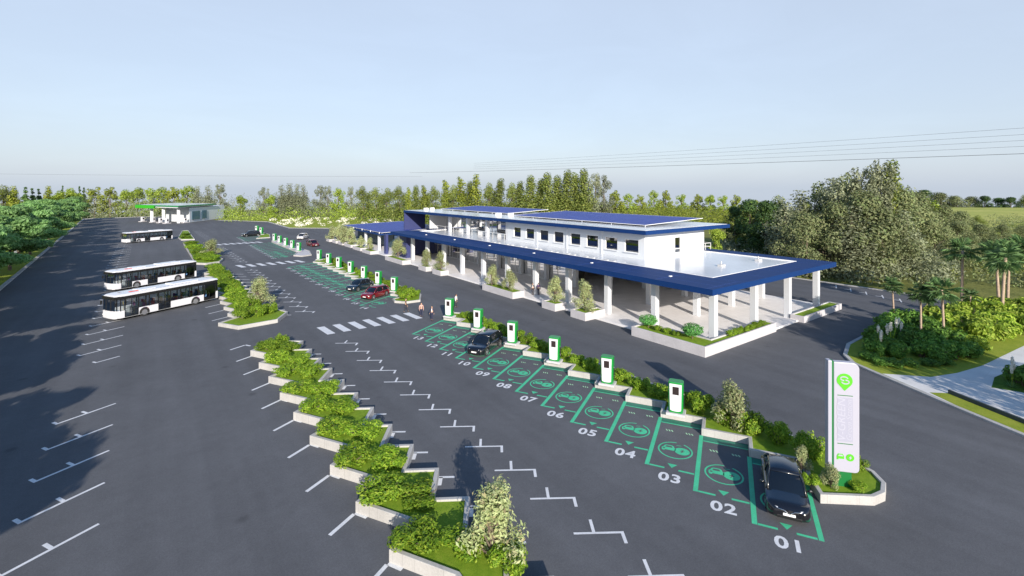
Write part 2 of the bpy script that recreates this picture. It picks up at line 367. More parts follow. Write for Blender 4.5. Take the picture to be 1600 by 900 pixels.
# ------------------------------------------------------------------ ground sheets
def gz(x, y):                           # the land lies level round the lot and falls away gently further off
    r_ = math.hypot(x, y); return 0.0 if r_ < 300 else -0.036*(r_-300)
g = MB(); RR = [0.01, 150, 300, 330, 380, 450, 600, 900, 1500, 2200]; NN = 72
g.loft([[(r_*math.cos(2*math.pi*k/NN), r_*math.sin(2*math.pi*k/NN), gz(r_, 0)-0.12) for k in range(NN)] for r_ in RR], caps=False)
struct(g.build('ground', M['land'], fix=False))
LK = lambda y: -14.6-0.0452*y           # x of the left kerb line
lot = [(LK(-80), -80), (LK(340), 340), (-4.5, 347), (10, 330), (26, 287), (44, 258), (44, 212), (57, 201), (80, 196), (92, 150), (92, 20), (120, -80)]
g = MB(); g.sheet(lot, 0.0); struct(g.build('asphalt', M['asphalt']))
def kerb_line(pts, wdt, h, name='kerb', z0=-0.1, m=M['kerb']):
    g = MB()
    P = [Vector(p) for p in pts]; L = []; Rr = []
    for i, p in enumerate(P):
        d0 = (P[i]-P[i-1]).normalized() if i else (P[1]-P[0]).normalized()
        d1 = (P[i+1]-P[i]).normalized() if i < len(P)-1 else d0
        t = (d0+d1).normalized(); n = Vector((-t.y, t.x))/max(0.4, t.dot(d1))
        L.append(p+n*wdt/2); Rr.append(p-n*wdt/2)
    rings = [[(a.x, a.y, z0), (a.x, a.y, h), (b.x, b.y, h), (b.x, b.y, z0)] for a, b in zip(L, Rr)]
    g.loft(rings)
    return struct(g.build(name, m, fix=True, bevel=0.03))
ys = [-80+20*i for i in range(22)]
kerb_line([(LK(y)-0.3, y) for y in ys], 0.6, 0.16)
# left verge: grass strip with a pale walk behind
g = MB(); g.sheet([(LK(-80)-0.6, -80), (LK(340)-0.6, 340), (LK(340)-40, 340), (LK(-80)-40, -80)], 0.10); struct(g.build('grass_verge', M['lawn']))
g = MB(); g.sheet([(LK(-80)-4.6, -80), (LK(340)-4.6, 340), (LK(340)-6.4, 340), (LK(-80)-6.4, -80)], 0.106); struct(g.build('footpath', M['path']))
kerb_line([(LK(340), 340), (-4.5, 347), (10, 330)], 1.2, 0.14)
kerb_line([(26, 287), (44, 258), (44, 212), (57, 201), (80, 196)], 0.8, 0.12)
g = MB(); g.sheet([(26.6, 287), (44.4, 258.3), (44.4, 212.3), (57, 201.6), (80, 196.6), (110, 215), (70, 300), (30, 330)], -0.02); struct(g.build('grass_bank', M['lawn']))
kerb_line([(92, 190), (92, 20)], 0.5, 0.12)

# ------------------------------------------------------------------ right hand garden ground
GK = [(18, -46), (45.2, 5.5), (46.9, 8.9), (50.1, 14.8), (51.3, 16.9), (53.2, 18.2), (57, 19.2), (64, 19.3), (76, 16.5), (95, 9), (130, -6)]
g = MB(); g.sheet(GK+[(130, -60), (18, -60)], 0.13); struct(g.build('garden_lawn', M['lawn']))
kerb_line(GK, 0.35, 0.16)
g = MB(); g.sheet([(50.2, 14.4), (52.6, 11.7), (55.6, 10.6), (59.7, 9.7), (69.2, 8.6), (90, 6), (90, 2), (60, -20), (40, -30), (36, -16), (44.2, 0.4), (47.75, 6.1), (49.6, 9.9), (48.5, 10.9), (47.1, 8.9)], 0.136)
struct(g.build('garden_path', M['path']))
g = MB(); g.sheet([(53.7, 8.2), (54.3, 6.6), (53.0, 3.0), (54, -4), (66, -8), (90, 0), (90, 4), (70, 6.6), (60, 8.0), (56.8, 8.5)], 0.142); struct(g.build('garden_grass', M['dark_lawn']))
g = MB(); n_ = Vector((0.88, -0.47))*0.09
g.prism([Vector((49.55, 9.95))+n_, Vector((49.55, 9.95))-n_, Vector((36.0, -15.5))-n_, Vector((36.0, -15.5))+n_], 0.1, 0.42)
tag(g.build('garden_wall', mat('dark_stone', (0.035, 0.05, 0.06), 0.6, noise=[(3, 0.2)]), bevel=0.02), 'low dark stone edging wall between grass strip and pale path', 'low wall')
g = MB(); g.sheet([(47.75, 6.1), (49.42, 9.9), (48.5, 10.9), (45.6, 5.9), (42, -1), (34, -17), (36, -16)], 0.139); struct(g.build('grass_strip', M['lawn']))

# ------------------------------------------------------------------ painted markings
d1 = Vector((0.871, 0.491)); e1 = Vector((-0.491, 0.871))         # bays slanting one way
d2 = Vector((0.825, -0.565)); e2 = Vector((0.565, 0.825))         # bays slanting the other way
Z1, Z2, Z3 = 0.005, 0.009, 0.013
def line_mark(g, a, b, wd, tick=None, hook=None, perp=None, tk=0.8):
    a = Vector(a); b = Vector(b); g.strip(a, b, wd, Z1)
    d = (b-a).normalized()
    n = perp
    if tick is not None:
        t = a+d*tick; g.strip(t+n*wd/2, t+n*(wd/2+tk), wd*1.15, Z1)
    if hook is not None:
        t = b-d*wd*0.6; g.strip(t-n*wd/2*hook, t-n*hook*(wd/2+tk*0.75), wd*1.2, Z1)
g = MB()
def bus_marks(y0, n, pitch, x0=-2.1, drift=0.0, short_first=False):
    for k in range(n):
        y = y0+k*pitch; a = Vector((x0-0.05*k-drift, y)); L = 3.55 if not (short_first and k == 0) else 2.0
        line_mark(g, a, a-d1*L, 0.16, tick=(1.75 if L > 3 else None), hook=-1, perp=e1, tk=0.6)
bus_marks(26.2, 6, 4.06)
bus_marks(59.4, 14, 4.14, -2.7, short_first=True)
bus_marks(124, 14, 4.3, -4.6)
# inner ends of the bus bays, beside the planters
for k in range(10):
    a = Vector((7.98-0.06*k, 19.7+4.03*k)); line_mark(g, a-d1*0.05, a-d1*1.65, 0.2)
    g.strip(a+Vector((-0.0, 0.05))-e1*0.05, a-e1*0.75, 0.2, Z1)
for k in range(11): 
    a = Vector((7.3-0.05*k, 69.6+4.1*k)); line_mark(g, a, a-d1*2.0, 0.17)
# car bays between the planters and the charging row
for k in range(-1, 12):
    a = Vector((15.62-0.055*k, 16.3+3.16*k)); b = a+d2*2.35
    line_mark(g, a, b, 0.13, tick=0.95, hook=1, perp=e2, tk=0.85)
    c = Vector((12.84-0.055*k, 14.5+3.14*k)); line_mark(g, c-d2*0.1, c+d2*0.85, 0.17); g.strip(c+d2*0.1, c+d2*0.1-e2*0.75, 0.2, Z1)
for k in range(13):
    a = Vector((14.65-0.04*k, 67.3+3.35*k)); b = a+d2*2.6
    line_mark(g, a, b, 0.15, tick=1.0, hook=1, perp=e2, tk=0.85)
for k in range(12):
    a = Vector((12.9-0.05*k, 66.5+3.35*k)); line_mark(g, a-d2*0.6, a+d2*1.2, 0.16)
for k in range(11):
    a = Vector((14.0-0.1*k, 121+3.4*k)); line_mark(g, a, a+d2*2.8, 0.16, tick=1.0, hook=1, perp=e2)
for k in range(16):
    a = Vector((13.0-0.1*k, 168+3.5*k)); line_mark(g, a, a+d2*2.8, 0.16)
# marks behind the building
for k in range(5):
    a = Vector((84.6+0.9*k, 22.0+2.35*k)); g.strip(a, a+Vector((2.4, 0.9)), 0.16, Z1); g.strip(a+Vector((1.3, 0.5)), a+Vector((1.0, 1.3)), 0.16, Z1)
struct(g.build('parking_lines', M['white_paint']))
# zebra crossings
def zebra(x0, x1, y0, y1, n, wd, skew):
    g = MB()
    for k in range(n):
        x = x0+(x1-x0)*k/(n-1)
        g.sheet([(x-wd/2, y1), (x+wd/2, y1), (x+wd/2+skew, y0), (x-wd/2+skew, y0)], Z1)
    struct(g.build('zebra_crossing', M['white_paint']))
zebra(15.4, 26.0, 54.6, 58.1, 7, 0.85, 0.25)
zebra(13.9, 25.3, 111.5, 115.5, 7, 0.95, 0.7)
zebra(14.3, 24.6, 159.5, 163.2, 7, 1.0, 0.9)

# electric bays: green frame, car-and-plug emblem in a ring, arrow, number
def xf(o, lx, ly):      # bay local: lx across (to the right seen from the front), ly towards the island
    return o - e1*lx + d1*ly
def bay(o, W, L, num, deep=True, emblem=True):
    """o = front left corner"""
    g = MB(); q = lambda lx, ly: xf(o, lx, ly)
    def rect(x0, x1, y0, y1, z=Z1, mi=0): g.sheet([q(x0, y0), q(x1, y0), q(x1, y1), q(x0, y1)], z, mi)
    rect(-0.12, 0.12, 0, L-0.02)
    rect(0.14, W*0.36, 0, 0.15)
    rect(W*0.64, W-0.15, 0, 0.15)
    rect(0.14, W-0.02, L-0.75, L-0.63)
    rect(0.14, W-0.02, L-0.63, L-0.05, Z1, 1)
    # arrow
    g.sheet([q(W*0.40, 0.62), q(W*0.60, 0.62), q(W*0.5, 0.2)], Z1)
    if emblem:
        cx, cy = W*0.5, 2.25; rx, ry = 1.02, 0.98; N = 40
        for k in range(N):
            a0, a1 = 2*math.pi*k/N, 2*math.pi*(k+1)/N
            if 55 < math.degrees(a0) < 88: continue
            f = lambda a, s: q(cx+rx*s*math.cos(a), cy+ry*s*math.sin(a))
            g.sheet([f(a0, 1), f(a1, 1), f(a1, 0.91), f(a0, 0.91)], Z1)
        # car front outline, with lamps left bare, and the plug disc with its bolt
        P = lambda pts: g.sheet([q(cx+x, cy+y) for x, y in pts], Z2)
        P([(-0.74, -0.22), (-0.60, -0.22), (-0.60, -0.12), (0.02, -0.12), (0.02, 0.14), (-0.06, 0.20), (-0.12, 0.40), (-0.22, 0.48), (-0.56, 0.48), (-0.66, 0.40), (-0.72, 0.20), (-0.80, 0.14), (-0.80, -0.10)])
        g.sheet([q(cx+x, cy+y) for x, y in [(-0.60, 0.20), (-0.18, 0.20), (-0.24, 0.38), (-0.54, 0.38)]], Z3, 2)
        g.sheet([q(cx-0.66+0.07*math.cos(t*0.785), cy+0.04+0.07*math.sin(t*0.785)) for t in range(8)], Z3, 2)
        for k in range(20):
            a0, a1 = 2*math.pi*k/20, 2*math.pi*(k+1)/20
            g.add([(*q(cx+0.40, cy), Z2), (*q(cx+0.40+0.44*math.cos(a0), cy+0.42*math.sin(a0)), Z2), (*q(cx+0.40+0.44*math.cos(a1), cy+0.42*math.sin(a1)), Z2)], [(0, 1, 2)])
        g.sheet([q(cx+0.40+x, cy+y) for x, y in [(0.10, 0.24), (-0.14, -0.02), (-0.01, -0.02), (-0.08, -0.24), (0.16, 0.04), (0.03, 0.04)]], Z3, 2)
        P([(0.02, 0.55), (0.30, 0.62), (0.30, 0.67), (0.02, 0.60)])
        # small slanted dashes
        for bx in (0.62, 1.86):
            for k in range(3):
                rect_ = [(bx+0.17*k, 4.55), (bx+0.17*k+0.08, 4.55), (bx+0.17*k-0.02, 4.75), (bx+0.17*k-0.10, 4.75)]
                g.sheet([q(x, y) for x, y in rect_], Z1, 3)
    struct(g.build('charging_bay', [M['mint_paint'], M['deep_green_paint'], M['asphalt'], M['dash']]))
    me = text_mesh(num, 1.12, M['white_paint'], bold=0.03, sx=1.05, spacing=1.1)
    n = D.objects.new('bay_number', me); COL.objects.link(n)
    c = q(W*0.5, -0.86); n.location = (c.x, c.y, Z1); n.rotation_euler = (0, 0, math.atan2(-e1.y, -e1.x)); struct(n)
M['dash'] = mat('pale_green_paint', (0.35, 0.62, 0.38), 0.65)
BAY1 = [Vector((23.0-0.02*(k), 11.62+3.13*k)) for k in range(13)]
for k, o in enumerate(BAY1): bay(o, 2.73, 6.35, '%02d' % (k+1))
g = MB(); o = BAY1[0]; g.sheet([xf(o, 2.62, 0), xf(o, 2.84, 0), xf(o, 2.84, 6.3), xf(o, 2.62, 6.3)], Z1); struct(g.build('bay_edge_line', M['mint_paint']))
BAY2 = [Vector((22.55-0.075*k, 65.6+3.37*k)) for k in range(13)]
for k, o in enumerate(BAY2): bay(o, 2.93, 6.6, '%02d' % (k+14))
BAY3 = [Vector((21.9-0.03*k, 123.5+3.45*k)) for k in range(10)]
for k, o in enumerate(BAY3): bay(o, 3.0, 6.6, '%02d' % (k+27), emblem=(k < 4))
for k in range(5): bay(Vector((21.9-0.03*k, 168+3.5*k)), 3.0, 6.6, '%02d' % (k+37), emblem=False)

# ------------------------------------------------------------------ planter islands
def island(name, outline, label, h=0.5, wt=0.22, cat='planter', m=None, soil=None, drop=0.10, group=None):
    """concrete wall ring following the outline, soil with grass inside"""
    P = [Vector(p[:2]) for p in outline]
    if sum(P[i].x*P[(i+1) % len(P)].y-P[(i+1) % len(P)].x*P[i].y for i in range(len(P))) < 0: P = P[::-1]
    n = len(P); inner = []
    for i in range(n):
        a = (P[i]-P[i-1]).normalized(); b = (P[(i+1) % n]-P[i]).normalized()
        na = Vector((-a.y, a.x)); nb = Vector((-b.y, b.x)); s_ = na+nb
        den = max(0.35, 1+na.dot(nb)); inner.append(P[i]+s_*wt/den)
    c = sum(P, Vector((0, 0)))/n
    t = thing(name, label, cat, (c.x, c.y, 0), 0, group)
    O = [p-c for p in P]; I = [p-c for p in inner]
    g = MB(); vs = []; fs = []
    for i in range(n): vs += [(O[i].x, O[i].y, -0.05), (O[i].x, O[i].y, h), (I[i].x, I[i].y, h), (I[i].x, I[i].y, h-0.35)]
    for i in range(n):
        j = (i+1) % n
        for k in range(3): fs.append((4*i+k, 4*j+k, 4*j+k+1, 4*i+k+1))
    g.add(vs, fs); g.build('kerb_wall', m or M['kerb'], t, fix=False, bevel=0.025)
    g = MB(); g.sheet([(p.x, p.y) for p in I], h-drop); g.build('grass', soil or M['grass'], t)
    return t
# saw-toothed planter between the bus bays and the car bays (nearest)
LT = [Vector((8.05-0.09*k, 19.75+4.03*k)) for k in range(9)]          # tips towards the buses
RT = [Vector((12.84-0.055*k, 14.5+3.14*k)) for k in range(13)]        # tips towards the car bays
left = [LT[0]-e1*3.3]
for k, t_ in enumerate(LT):
    if k: left.append(t_-e1*3.5)
    left.append(t_)
right = []
for k, t_ in enumerate(RT):
    if k: right.append(t_-e2*2.6)
    right.append(t_)
outline = [tuple(p) for p in right]+[(9.9, 54.0)]+[tuple(p) for p in left[::-1]]+[(9.4, 12.5)]
island('planter', outline, 'long near sawtooth concrete planter between bus bays and car bays', 0.55)
out2 = [(7.6, 62.5), (11.8, 63.0), (13.6, 66.3), (12.6, 69.2)]
for k in range(12): out2 += [(12.55-0.09*k, 71.6+3.35*k-0.2), (11.7-0.09*k, 72.1+3.35*k)]
out2 += [(9.8, 113.5), (8.6, 108)]
for k in range(9, -1, -1): out2 += [(7.3-0.02*k, 69.8+4.1*k), (8.3-0.02*k, 69.2+4.1*k-1.8)]
out2 += [(5.9, 65.5)]
island('planter', out2, 'middle sawtooth planter beside the two near buses', 0.42)
out3 = [(8.6, 119.6), (11.2, 121), (12.3, 125)]
out3 += [(11.8, 131), (11.0, 140), (10.4, 150), (9.9, 165), (9.6, 173), (6.6, 172), (6.6, 160), (6.7, 145), (6.8, 131), (6.6, 122)]
island('planter', out3, 'far planter with shrub behind the two near buses', 0.4)
island('planter', [(6.5, 181), (10.0, 180), (10.2, 218), (8.2, 219), (6.0, 190)], 'farthest grassy planter behind the far bus', 0.35)
# charging islands
def charge_island(bays, W, L, end_near, end_far, label, h):
    pts = []
    for o in bays:
        br = xf(o, W, L); bl = xf(o, 0, L); pts += [br, bl]
    return island('planter', [tuple(p) for p in end_near]+[tuple(p) for p in pts]+[tuple(p) for p in end_far], label, h)
charge_island(BAY1, 2.73, 6.35, [(32.4, 14), (32.3, 10.6), (31.9, 9.5), (31.1, 8.75), (30.1, 8.5), (29.2, 8.7), (27.2, 10.4), (28.6, 11.6)], [(30.2, 53.4), (31.0, 52.6), (31.3, 50), (31.9, 30)],
              'charging island of the numbered bays nearest the tall sign', 0.45)
charge_island(BAY2, 2.93, 6.6, [(32.2, 70), (32.0, 66), (30.2, 62.6), (28.0, 62.8), (27.0, 64.2), (27.4, 65.8)], [(29.5, 113.2), (30.8, 112)],
              'middle charging island with seven chargers beyond the crossing', 0.3)
island('planter', [(31.6, 129), (30.2, 121.5), (27.8, 120.5), (26.4, 122.8), (28.6, 129), (27.9, 158), (30, 160)], 'far charging island with five chargers', 0.3, soil=M['planter'])
island('planter', [(30.2, 173.0), (26.0, 172.4), (28.2, 180), (28.0, 202), (30.6, 202), (32, 184)], 'farthest charging island with two chargers', 0.3)

# ------------------------------------------------------------------ chargers
def make_charger():
    t = thing('charger', '', 'EV charger')
    # local: front faces -Y
    def outline(wd, dp, r, n=5):
        pts = []
        for cx, cy, a0 in ((wd/2-r, -dp/2+r, -90), (wd/2-r, dp/2-r, 0), (-wd/2+r, dp/2-r, 90), (-wd/2+r, -dp/2+r, 180)):
            for k in range(n+1): a = R(a0+90*k/n); pts.append((cx+r*math.cos(a), cy+r*math.sin(a)))
        return pts
    g = MB(); rings = []
    for z, s in ((0.0, 0.93), (0.10, 0.95), (0.25, 0.97), (1.2, 1.0), (1.95, 1.0), (2.05, 0.985), (2.09, 0.93)):
        rings.append([(x*s, y*s, z) for x, y in outline(1.0, 0.72, 0.16)])
    g.loft(rings); g.build('cabinet', M['ch_green'], t, smooth=False, bevel=0.0)
    # white front, rounded lower edge, standing proud
    g = MB(); N = 12
    top = [(-0.40, 1.98), (0.40, 1.98)]; bot = []
    for k in range(N+1):
        a = math.pi*k/N; bot.append((0.36*math.cos(a), 0.22-0.10*math.sin(a)))
    pol = top+bot
    vs = [(x, -0.372, z) for x, z in pol]+[(x*1.02, -0.33, z) for x, z in pol]; n = len(pol)
    g.add(vs, [tuple(range(n))]+[(i, n+i, n+(i+1) % n, (i+1) % n) for i in range(n)]); g.build('front_panel', M['ch_white'], t, fix=True)
    g = MB(); g.box(-0.20, 0.22, -0.385, -0.37, 1.25, 1.80); g.build('screen', M['screen'], t, bevel=0.03)
    g = MB(); g.box(-0.62, 0.62, -0.5, 0.5, -0.18, 0.0); g.build('plinth', M['planter'], t, bevel=0.02)
    # cable holster on the side
    g = MB(); g.tube([(0.51, -0.1, 1.3), (0.56, -0.1, 1.25), (0.56, -0.12, 0.5), (0.54, 0.0, 0.32), (0.53, 0.12, 0.6), (0.51, 0.12, 1.2)], 0.022, 6); g.build('cable', M['black'], t)
    return t
CH = make_charger()
rz1 = math.atan2(-d1.y, -d1.x)+R(90)
first = True
def place_charger(p, z, label, rz=rz1, sc=1.0):
    global first
    if first:
        CH.location = (p.x, p.y, z); CH.rotation_euler = (0, 0, rz); CH['label'] = label; CH['group'] = 'EV chargers on the charging islands'; first = False; return CH
    return copy_tree(CH, label, None, (p.x, p.y, z), rz, sc)
rowpos = [(29.0, 20.1), (28.95, 26.35), (28.9, 32.6), (28.85, 38.9), (28.8, 45.2), (28.75, 51.6)]
for k, (x, y) in enumerate(rowpos):
    place_charger(Vector((x, y)), 0.62, 'white and green EV charger at the head of bay %02d' % (3+2*k))
for k, (x, y) in enumerate([(29.4, 69.9), (29.4, 76.4), (29.35, 83.0), (29.3, 90.0), (29.25, 97.0), (29.2, 103.8), (29.2, 111.0)]):
    place_charger(Vector((x, y)), 0.46, 'white and green EV charger, %s from the crossing on the middle island' % ORD[k])
for k, (x, y) in enumerate([(29.1, 129.3), (29.0, 136), (28.9, 143.4), (28.9, 151.5), (28.9, 159.0)]):
    place_charger(Vector((x, y)), 0.46, 'small distant EV charger, %s from the near end of the far island' % ORD[k])
for k, (x, y) in enumerate([(29.4, 184.3), (29.4, 193.4)]):
    place_charger(Vector((x, y)), 0.46, ['nearer', 'farther'][k]+' of the two most distant EV chargers', sc=1.12)

# ------------------------------------------------------------------ foliage helpers
def leaf_mesh(name, clumps, n, size, mat_, seed, up=0.35, aspect=0.55, shell=0.55, droop=0.0):
    """many small folded leaves in the shells of ellipsoid clumps [(cx,cy,cz,rx,ry,rz)]"""
    rnd = random.Random(seed); V = []; Fc = []
    wts = [c[3]*c[4]*0.5+c[3]*c[5] for c in clumps]
    for c in rnd.choices(clumps, wts, k=n):
        while True:
            u = Vector((rnd.uniform(-1, 1), rnd.uniform(-1, 1), rnd.uniform(-1, 1)))
            if 0.05 < u.length <= 1: break
        u.normalize(); rr = shell+(1-shell)*rnd.random()**0.6
        rr *= 1+0.12*math.sin(u.x*5+c[0]*3)*math.cos(u.z*6+c[1])
        p = Vector((c[0]+u.x*c[3]*rr, c[1]+u.y*c[4]*rr, c[2]+u.z*c[5]*rr))
        nrm = (u+Vector((0, 0, up))+Vector((rnd.gauss(0, .45), rnd.gauss(0, .45), rnd.gauss(0, .45)))).normalized()
        t = nrm.cross(Vector((rnd.gauss(0, 1), rnd.gauss(0, 1), rnd.gauss(0, 1)))).normalized()
        b = nrm.cross(t); s = size*rnd.uniform(0.6, 1.35)
        i = len(V)
        V += [tuple(p-t*s*0.5), tuple(p+b*s*aspect*0.5+nrm*s*0.08), tuple(p+t*s*0.5-Vector((0, 0, droop*s))), tuple(p-b*s*aspect*0.5+nrm*s*0.08)]
        Fc += [(i, i+1, i+2), (i, i+2, i+3)]
    me = D.meshes.new(name); me.from_pydata(V, [], Fc); me.materials.append(mat_); me.update(); return me
def place(name, me, parent=None, loc=None):
    o = D.objects.new(name, me); COL.objects.link(o)
    if parent: o.parent = parent
    if loc: o.location = loc
    return o
def blob_clumps(seed, n, rx, ry, rz, z0, r):
    rnd = random.Random(seed); out = []
    for _ in range(n):
        a = rnd.uniform(0, 2*math.pi); q = rnd.random()**0.5
        h = rnd.random(); f = math.sqrt(max(0.05, 1-(2*h-1)**2*0.8))
        out.append((rx*q*f*math.cos(a), ry*q*f*math.sin(a), z0+rz*h, *(r*rnd.uniform(0.7, 1.25) for _ in range(3))))
    return out

# --- shrubs
def make_shrub(seed, m='leaf_hedge', rx=0.8, hgt=0.85, n=2800, size=0.115, name='shrub'):
    t = thing(name, '', 'shrub')
    cl = blob_clumps(seed, 13, rx*0.8, rx*0.8, hgt*0.62, 0.18, rx*0.36)
    place('foliage', leaf_mesh('foliage', cl, n, size, M[m], seed, aspect=0.5), t)
    g = MB(); rnd = random.Random(seed)
    for k in range(7):
        a = rnd.uniform(0, 6.28); g.tube([(0.05*math.cos(a), 0.05*math.sin(a), -0.15), (0.3*rx*math.cos(a), 0.3*rx*math.sin(a), hgt*0.4), (0.6*rx*math.cos(a+.3), 0.6*rx*math.sin(a+.3), hgt*0.75)], [0.03, 0.02, 0.008], 5)
    g.build('stems', M['bark'], t)
    return t
PROTO = {}
def proto(key, fn):
    """first use returns the prototype itself, later uses copy it"""
    if key not in PROTO: PROTO[key] = [fn(), False]
    return PROTO[key]
def put(key, fn, label, loc, rz=0.0, sc=1.0, group=None):
    p = proto(key, fn)
    if not p[1]:
        o = p[0]; p[1] = True
        o['label'] = label; o.location = loc; o.rotation_euler = (0, 0, rz); o.scale = sc if isinstance(sc, tuple) else (sc,)*3
        if group: o['group'] = group
        elif 'group' in o: del o['group']
        return o
    c = copy_tree(p[0], label, group, loc, rz, sc)
    if not group and 'group' in c: del c['group']
    return c
rnd = random.Random(11)
def hedge(variant): return lambda: make_shrub(100+variant)
# near sawtooth planter: two bushes per tooth
k = 0
for j in range(9):
    for s, (dx, dy) in enumerate(((1.35, -1.2), (2.75, -2.6))):
        x = 7.95-0.055*j+dx+rnd.uniform(-.1, .1); y = 20.6+4.03*j+dy+rnd.uniform(-.15, .15)
        put('h%d' % (k % 4), hedge(k % 4), 'leafy green shrub in the near sawtooth planter, %s from its near end' % ORD[k], (x, y, 0.42), rnd.uniform(0, 6.28), (1.5*rnd.uniform(.9, 1.1), 1.6*rnd.uniform(.9, 1.1), 0.92*rnd.uniform(.85, 1.2)), 'shrubs in the near sawtooth planter'); k += 1
for j, (x, y, s) in enumerate([(11.7, 15.9, 1.1), (9.2, 51.6, 1.1), (10.3, 53.0, 1.0)]):
    put('h%d' % j, hedge(j), ['leafy green shrub hugging the foot of the pale bush by the near planter corner', 'round green shrub at the far tip of the near sawtooth planter', 'small green shrub in the far right tip of the near sawtooth planter'][j], (x, y, 0.42), rnd.uniform(0, 6), s)
# middle planter
for j, (x, y, s) in enumerate([(8.6, 66.2, 1.5), (10.2, 66.4, 1.5), (11.6, 67.3, 1.4), (9.0, 69.0, 1.7), (10.3, 70.2, 1.4)]):
    put('h%d' % (j % 4), hedge(j % 4), 'bright green rounded shrub at the near end of the middle planter, %s from the left' % ORD[j], (x, y, 0.30), rnd.uniform(0, 6), (s, s, s*1.05), 'rounded shrubs at the near end of the middle planter')
for j in range(14):
    put('h%d' % (j % 4), hedge(j % 4), 'dense hedge bush behind the near buses, %s from its near end' % ORD[j], (9.6+rnd.uniform(-.3, .3)-0.02*j, 73.2+2.75*j, 0.30), rnd.uniform(0, 6), (1.9, 1.95, 1.45), 'hedge bushes behind the near buses')
for j, (x, y, s) in enumerate([(9.6, 123.5, 1.6), (10.6, 127, 1.5), (8.4, 128, 1.6), (9.4, 132, 1.7), (8.5, 138, 1.7), (8.9, 145, 1.7), (8.2, 153, 1.8), (8.2, 163, 1.8)]):
    put('h%d' % (j % 4), hedge(j % 4), 'low bright green bush in the far planter, %s from its near end' % ORD[j], (x, y, 0.28), rnd.uniform(0, 6), (s*1.2, s*1.7, s*0.75), 'bushes in the far planter')
for j, (x, y) in enumerate([(8.0, 187), (8.4, 198)]):
    put('h%d' % j, hedge(j), ['low bush in the nearer half of the farthest planter', 'low bush in the farther half of the farthest planter'][j], (x, y, 0.25), 0, (2.2, 3.5, 0.8))
# hedge of the numbered charging island
HB = [(31.3, 10.9)]
for j in range(23):
    y = 12.3+1.75*j
    put('h%d' % (j % 4), hedge(j % 4), 'hedge bush behind the numbered bays, %s from the tall sign' % ORD[j], (30.8-0.02*j+rnd.uniform(-.12, .12), y, 0.34), rnd.uniform(0, 6), ((1.0 if j > 4 else 1.15)*rnd.uniform(.9, 1.1), 1.3, (0.9 if j > 4 else 1.35)*rnd.uniform(.85, 1.15)), 'hedge bushes behind the numbered bays')
for j in range(13):
    put('h%d' % (j % 4), hedge(j % 4), 'low hedge bush between chargers on the middle island, %s from the crossing' % ORD[j], (30.8, 70.5+3.2*j, 0.2), rnd.uniform(0, 6), (1.0, 1.9, 0.8), 'hedge bushes on the middle charging island')
for j, (x, y) in enumerate([(29.0, 64.9), (30.3, 65.6), (29.6, 66.9)]):
    put('h%d' % j, hedge(j), ['left', 'right', 'rear'][j]+' bush of the green trio at the crossing end of the middle charging island', (x, y, 0.2), rnd.uniform(0, 6), (1.6, 1.6, 1.35))

# --- pale variegated bushes and small trees
def make_pale(seed, hgt=2.8, r=1.35, n=3400, size=0.17):
    t = thing('pale_tree', '', 'small tree')
    cl = []; rq = random.Random(seed); g = MB()
    for k in range(34):
        a = rq.uniform(0, 6.28); h = rq.uniform(0.14, 1.0)**0.9; q = r*(1.05-0.95*max(0, h-0.25))*rq.uniform(0.15, 0.9)
        c = (q*math.cos(a), q*math.sin(a), hgt*h); s = r*0.30*rq.uniform(0.7, 1.2); cl.append((*c, s, s, s*1.25))
        g.tube([(0, 0, hgt*h*0.25), (c[0]*.5, c[1]*.5, c[2]*.62), c], [0.035, 0.025, 0.01], 5)
    place('crown', leaf_mesh('crown', cl, n, size, M['leaf_pale'], seed, aspect=0.45, shell=0.3), t)
    g.tube([(0, 0, -0.3), (0.03, 0, hgt*0.5), (0, 0.04, hgt*0.9)], [0.07, 0.05, 0.015], 7)
    g.build('trunk', M['bark'], t)
    return t
PT = lambda v: (lambda: make_pale(200+v))
put('p0', PT(0), 'tall pale leafed bush at the nearest corner of the sawtooth planter', (11.35, 16.75, 0.4), 0.3, (1.25, 1.25, 1.02))
put('p1', PT(1), 'pale leafed small tree in the hedge behind bays 01 and 02', (30.45, 16.9, 0.35), 1.0, (1.05, 1.05, 0.98))
put('p2', PT(2), 'pale bush in the middle planter beside the nearest bus', (11.5, 73.5, 0.3), 2.0, (1.35, 1.35, 1.15))
put('p0', PT(0), 'pale bush in the far planter behind the second bus', (10.6, 133.5, 0.3), 1.2, (2.0, 2.0, 1.2))
PB = [(42.4, 62.6, .95, 'left tree of the pair in the long front planter'), (42.6, 58.2, .95, 'right tree of the pair in the long front planter'),
      (43.1, 48.5, 1.0, 'small pale tree in the cube planter left of the stepped one'), (43.1, 43.0, 1.1, 'small pale tree in the stepped planter nearest the corner bed'),
      (43.3, 101.0, 1.55, 'wide pale tree in the planter before the dark blue block'), (43.1, 86.6, .95, 'slim pale tree in the cube planter right of the blue block'),
      (43.1, 80.6, 1.0, 'slim pale tree in the planter two columns right of the blue block')]
for j, (x, y, s, l) in enumerate(PB):
    put('p%d' % (j % 3), PT(j % 3), l, (x, y, 0.85), j*1.3, (s*(1.0 if j == 4 else 1.12), s*(1.0 if j == 4 else 1.12), s*1.08 if j != 4 else 1.35))
for j, (x, y, s) in enumerate([(43.0, 118, 1.0), (43.2, 124.5, 1.0), (43.6, 134, 1.5), (43.6, 139, 1.6), (43.8, 145, 1.6), (43.5, 151, 1.3)]):
    put('p%d' % (j % 3), PT(j % 3), 'pale small tree under the solar carport front, %s from the right' % ORD[j], (x, y, 0.7), j*1.1, s, 'pale trees along the solar carport')
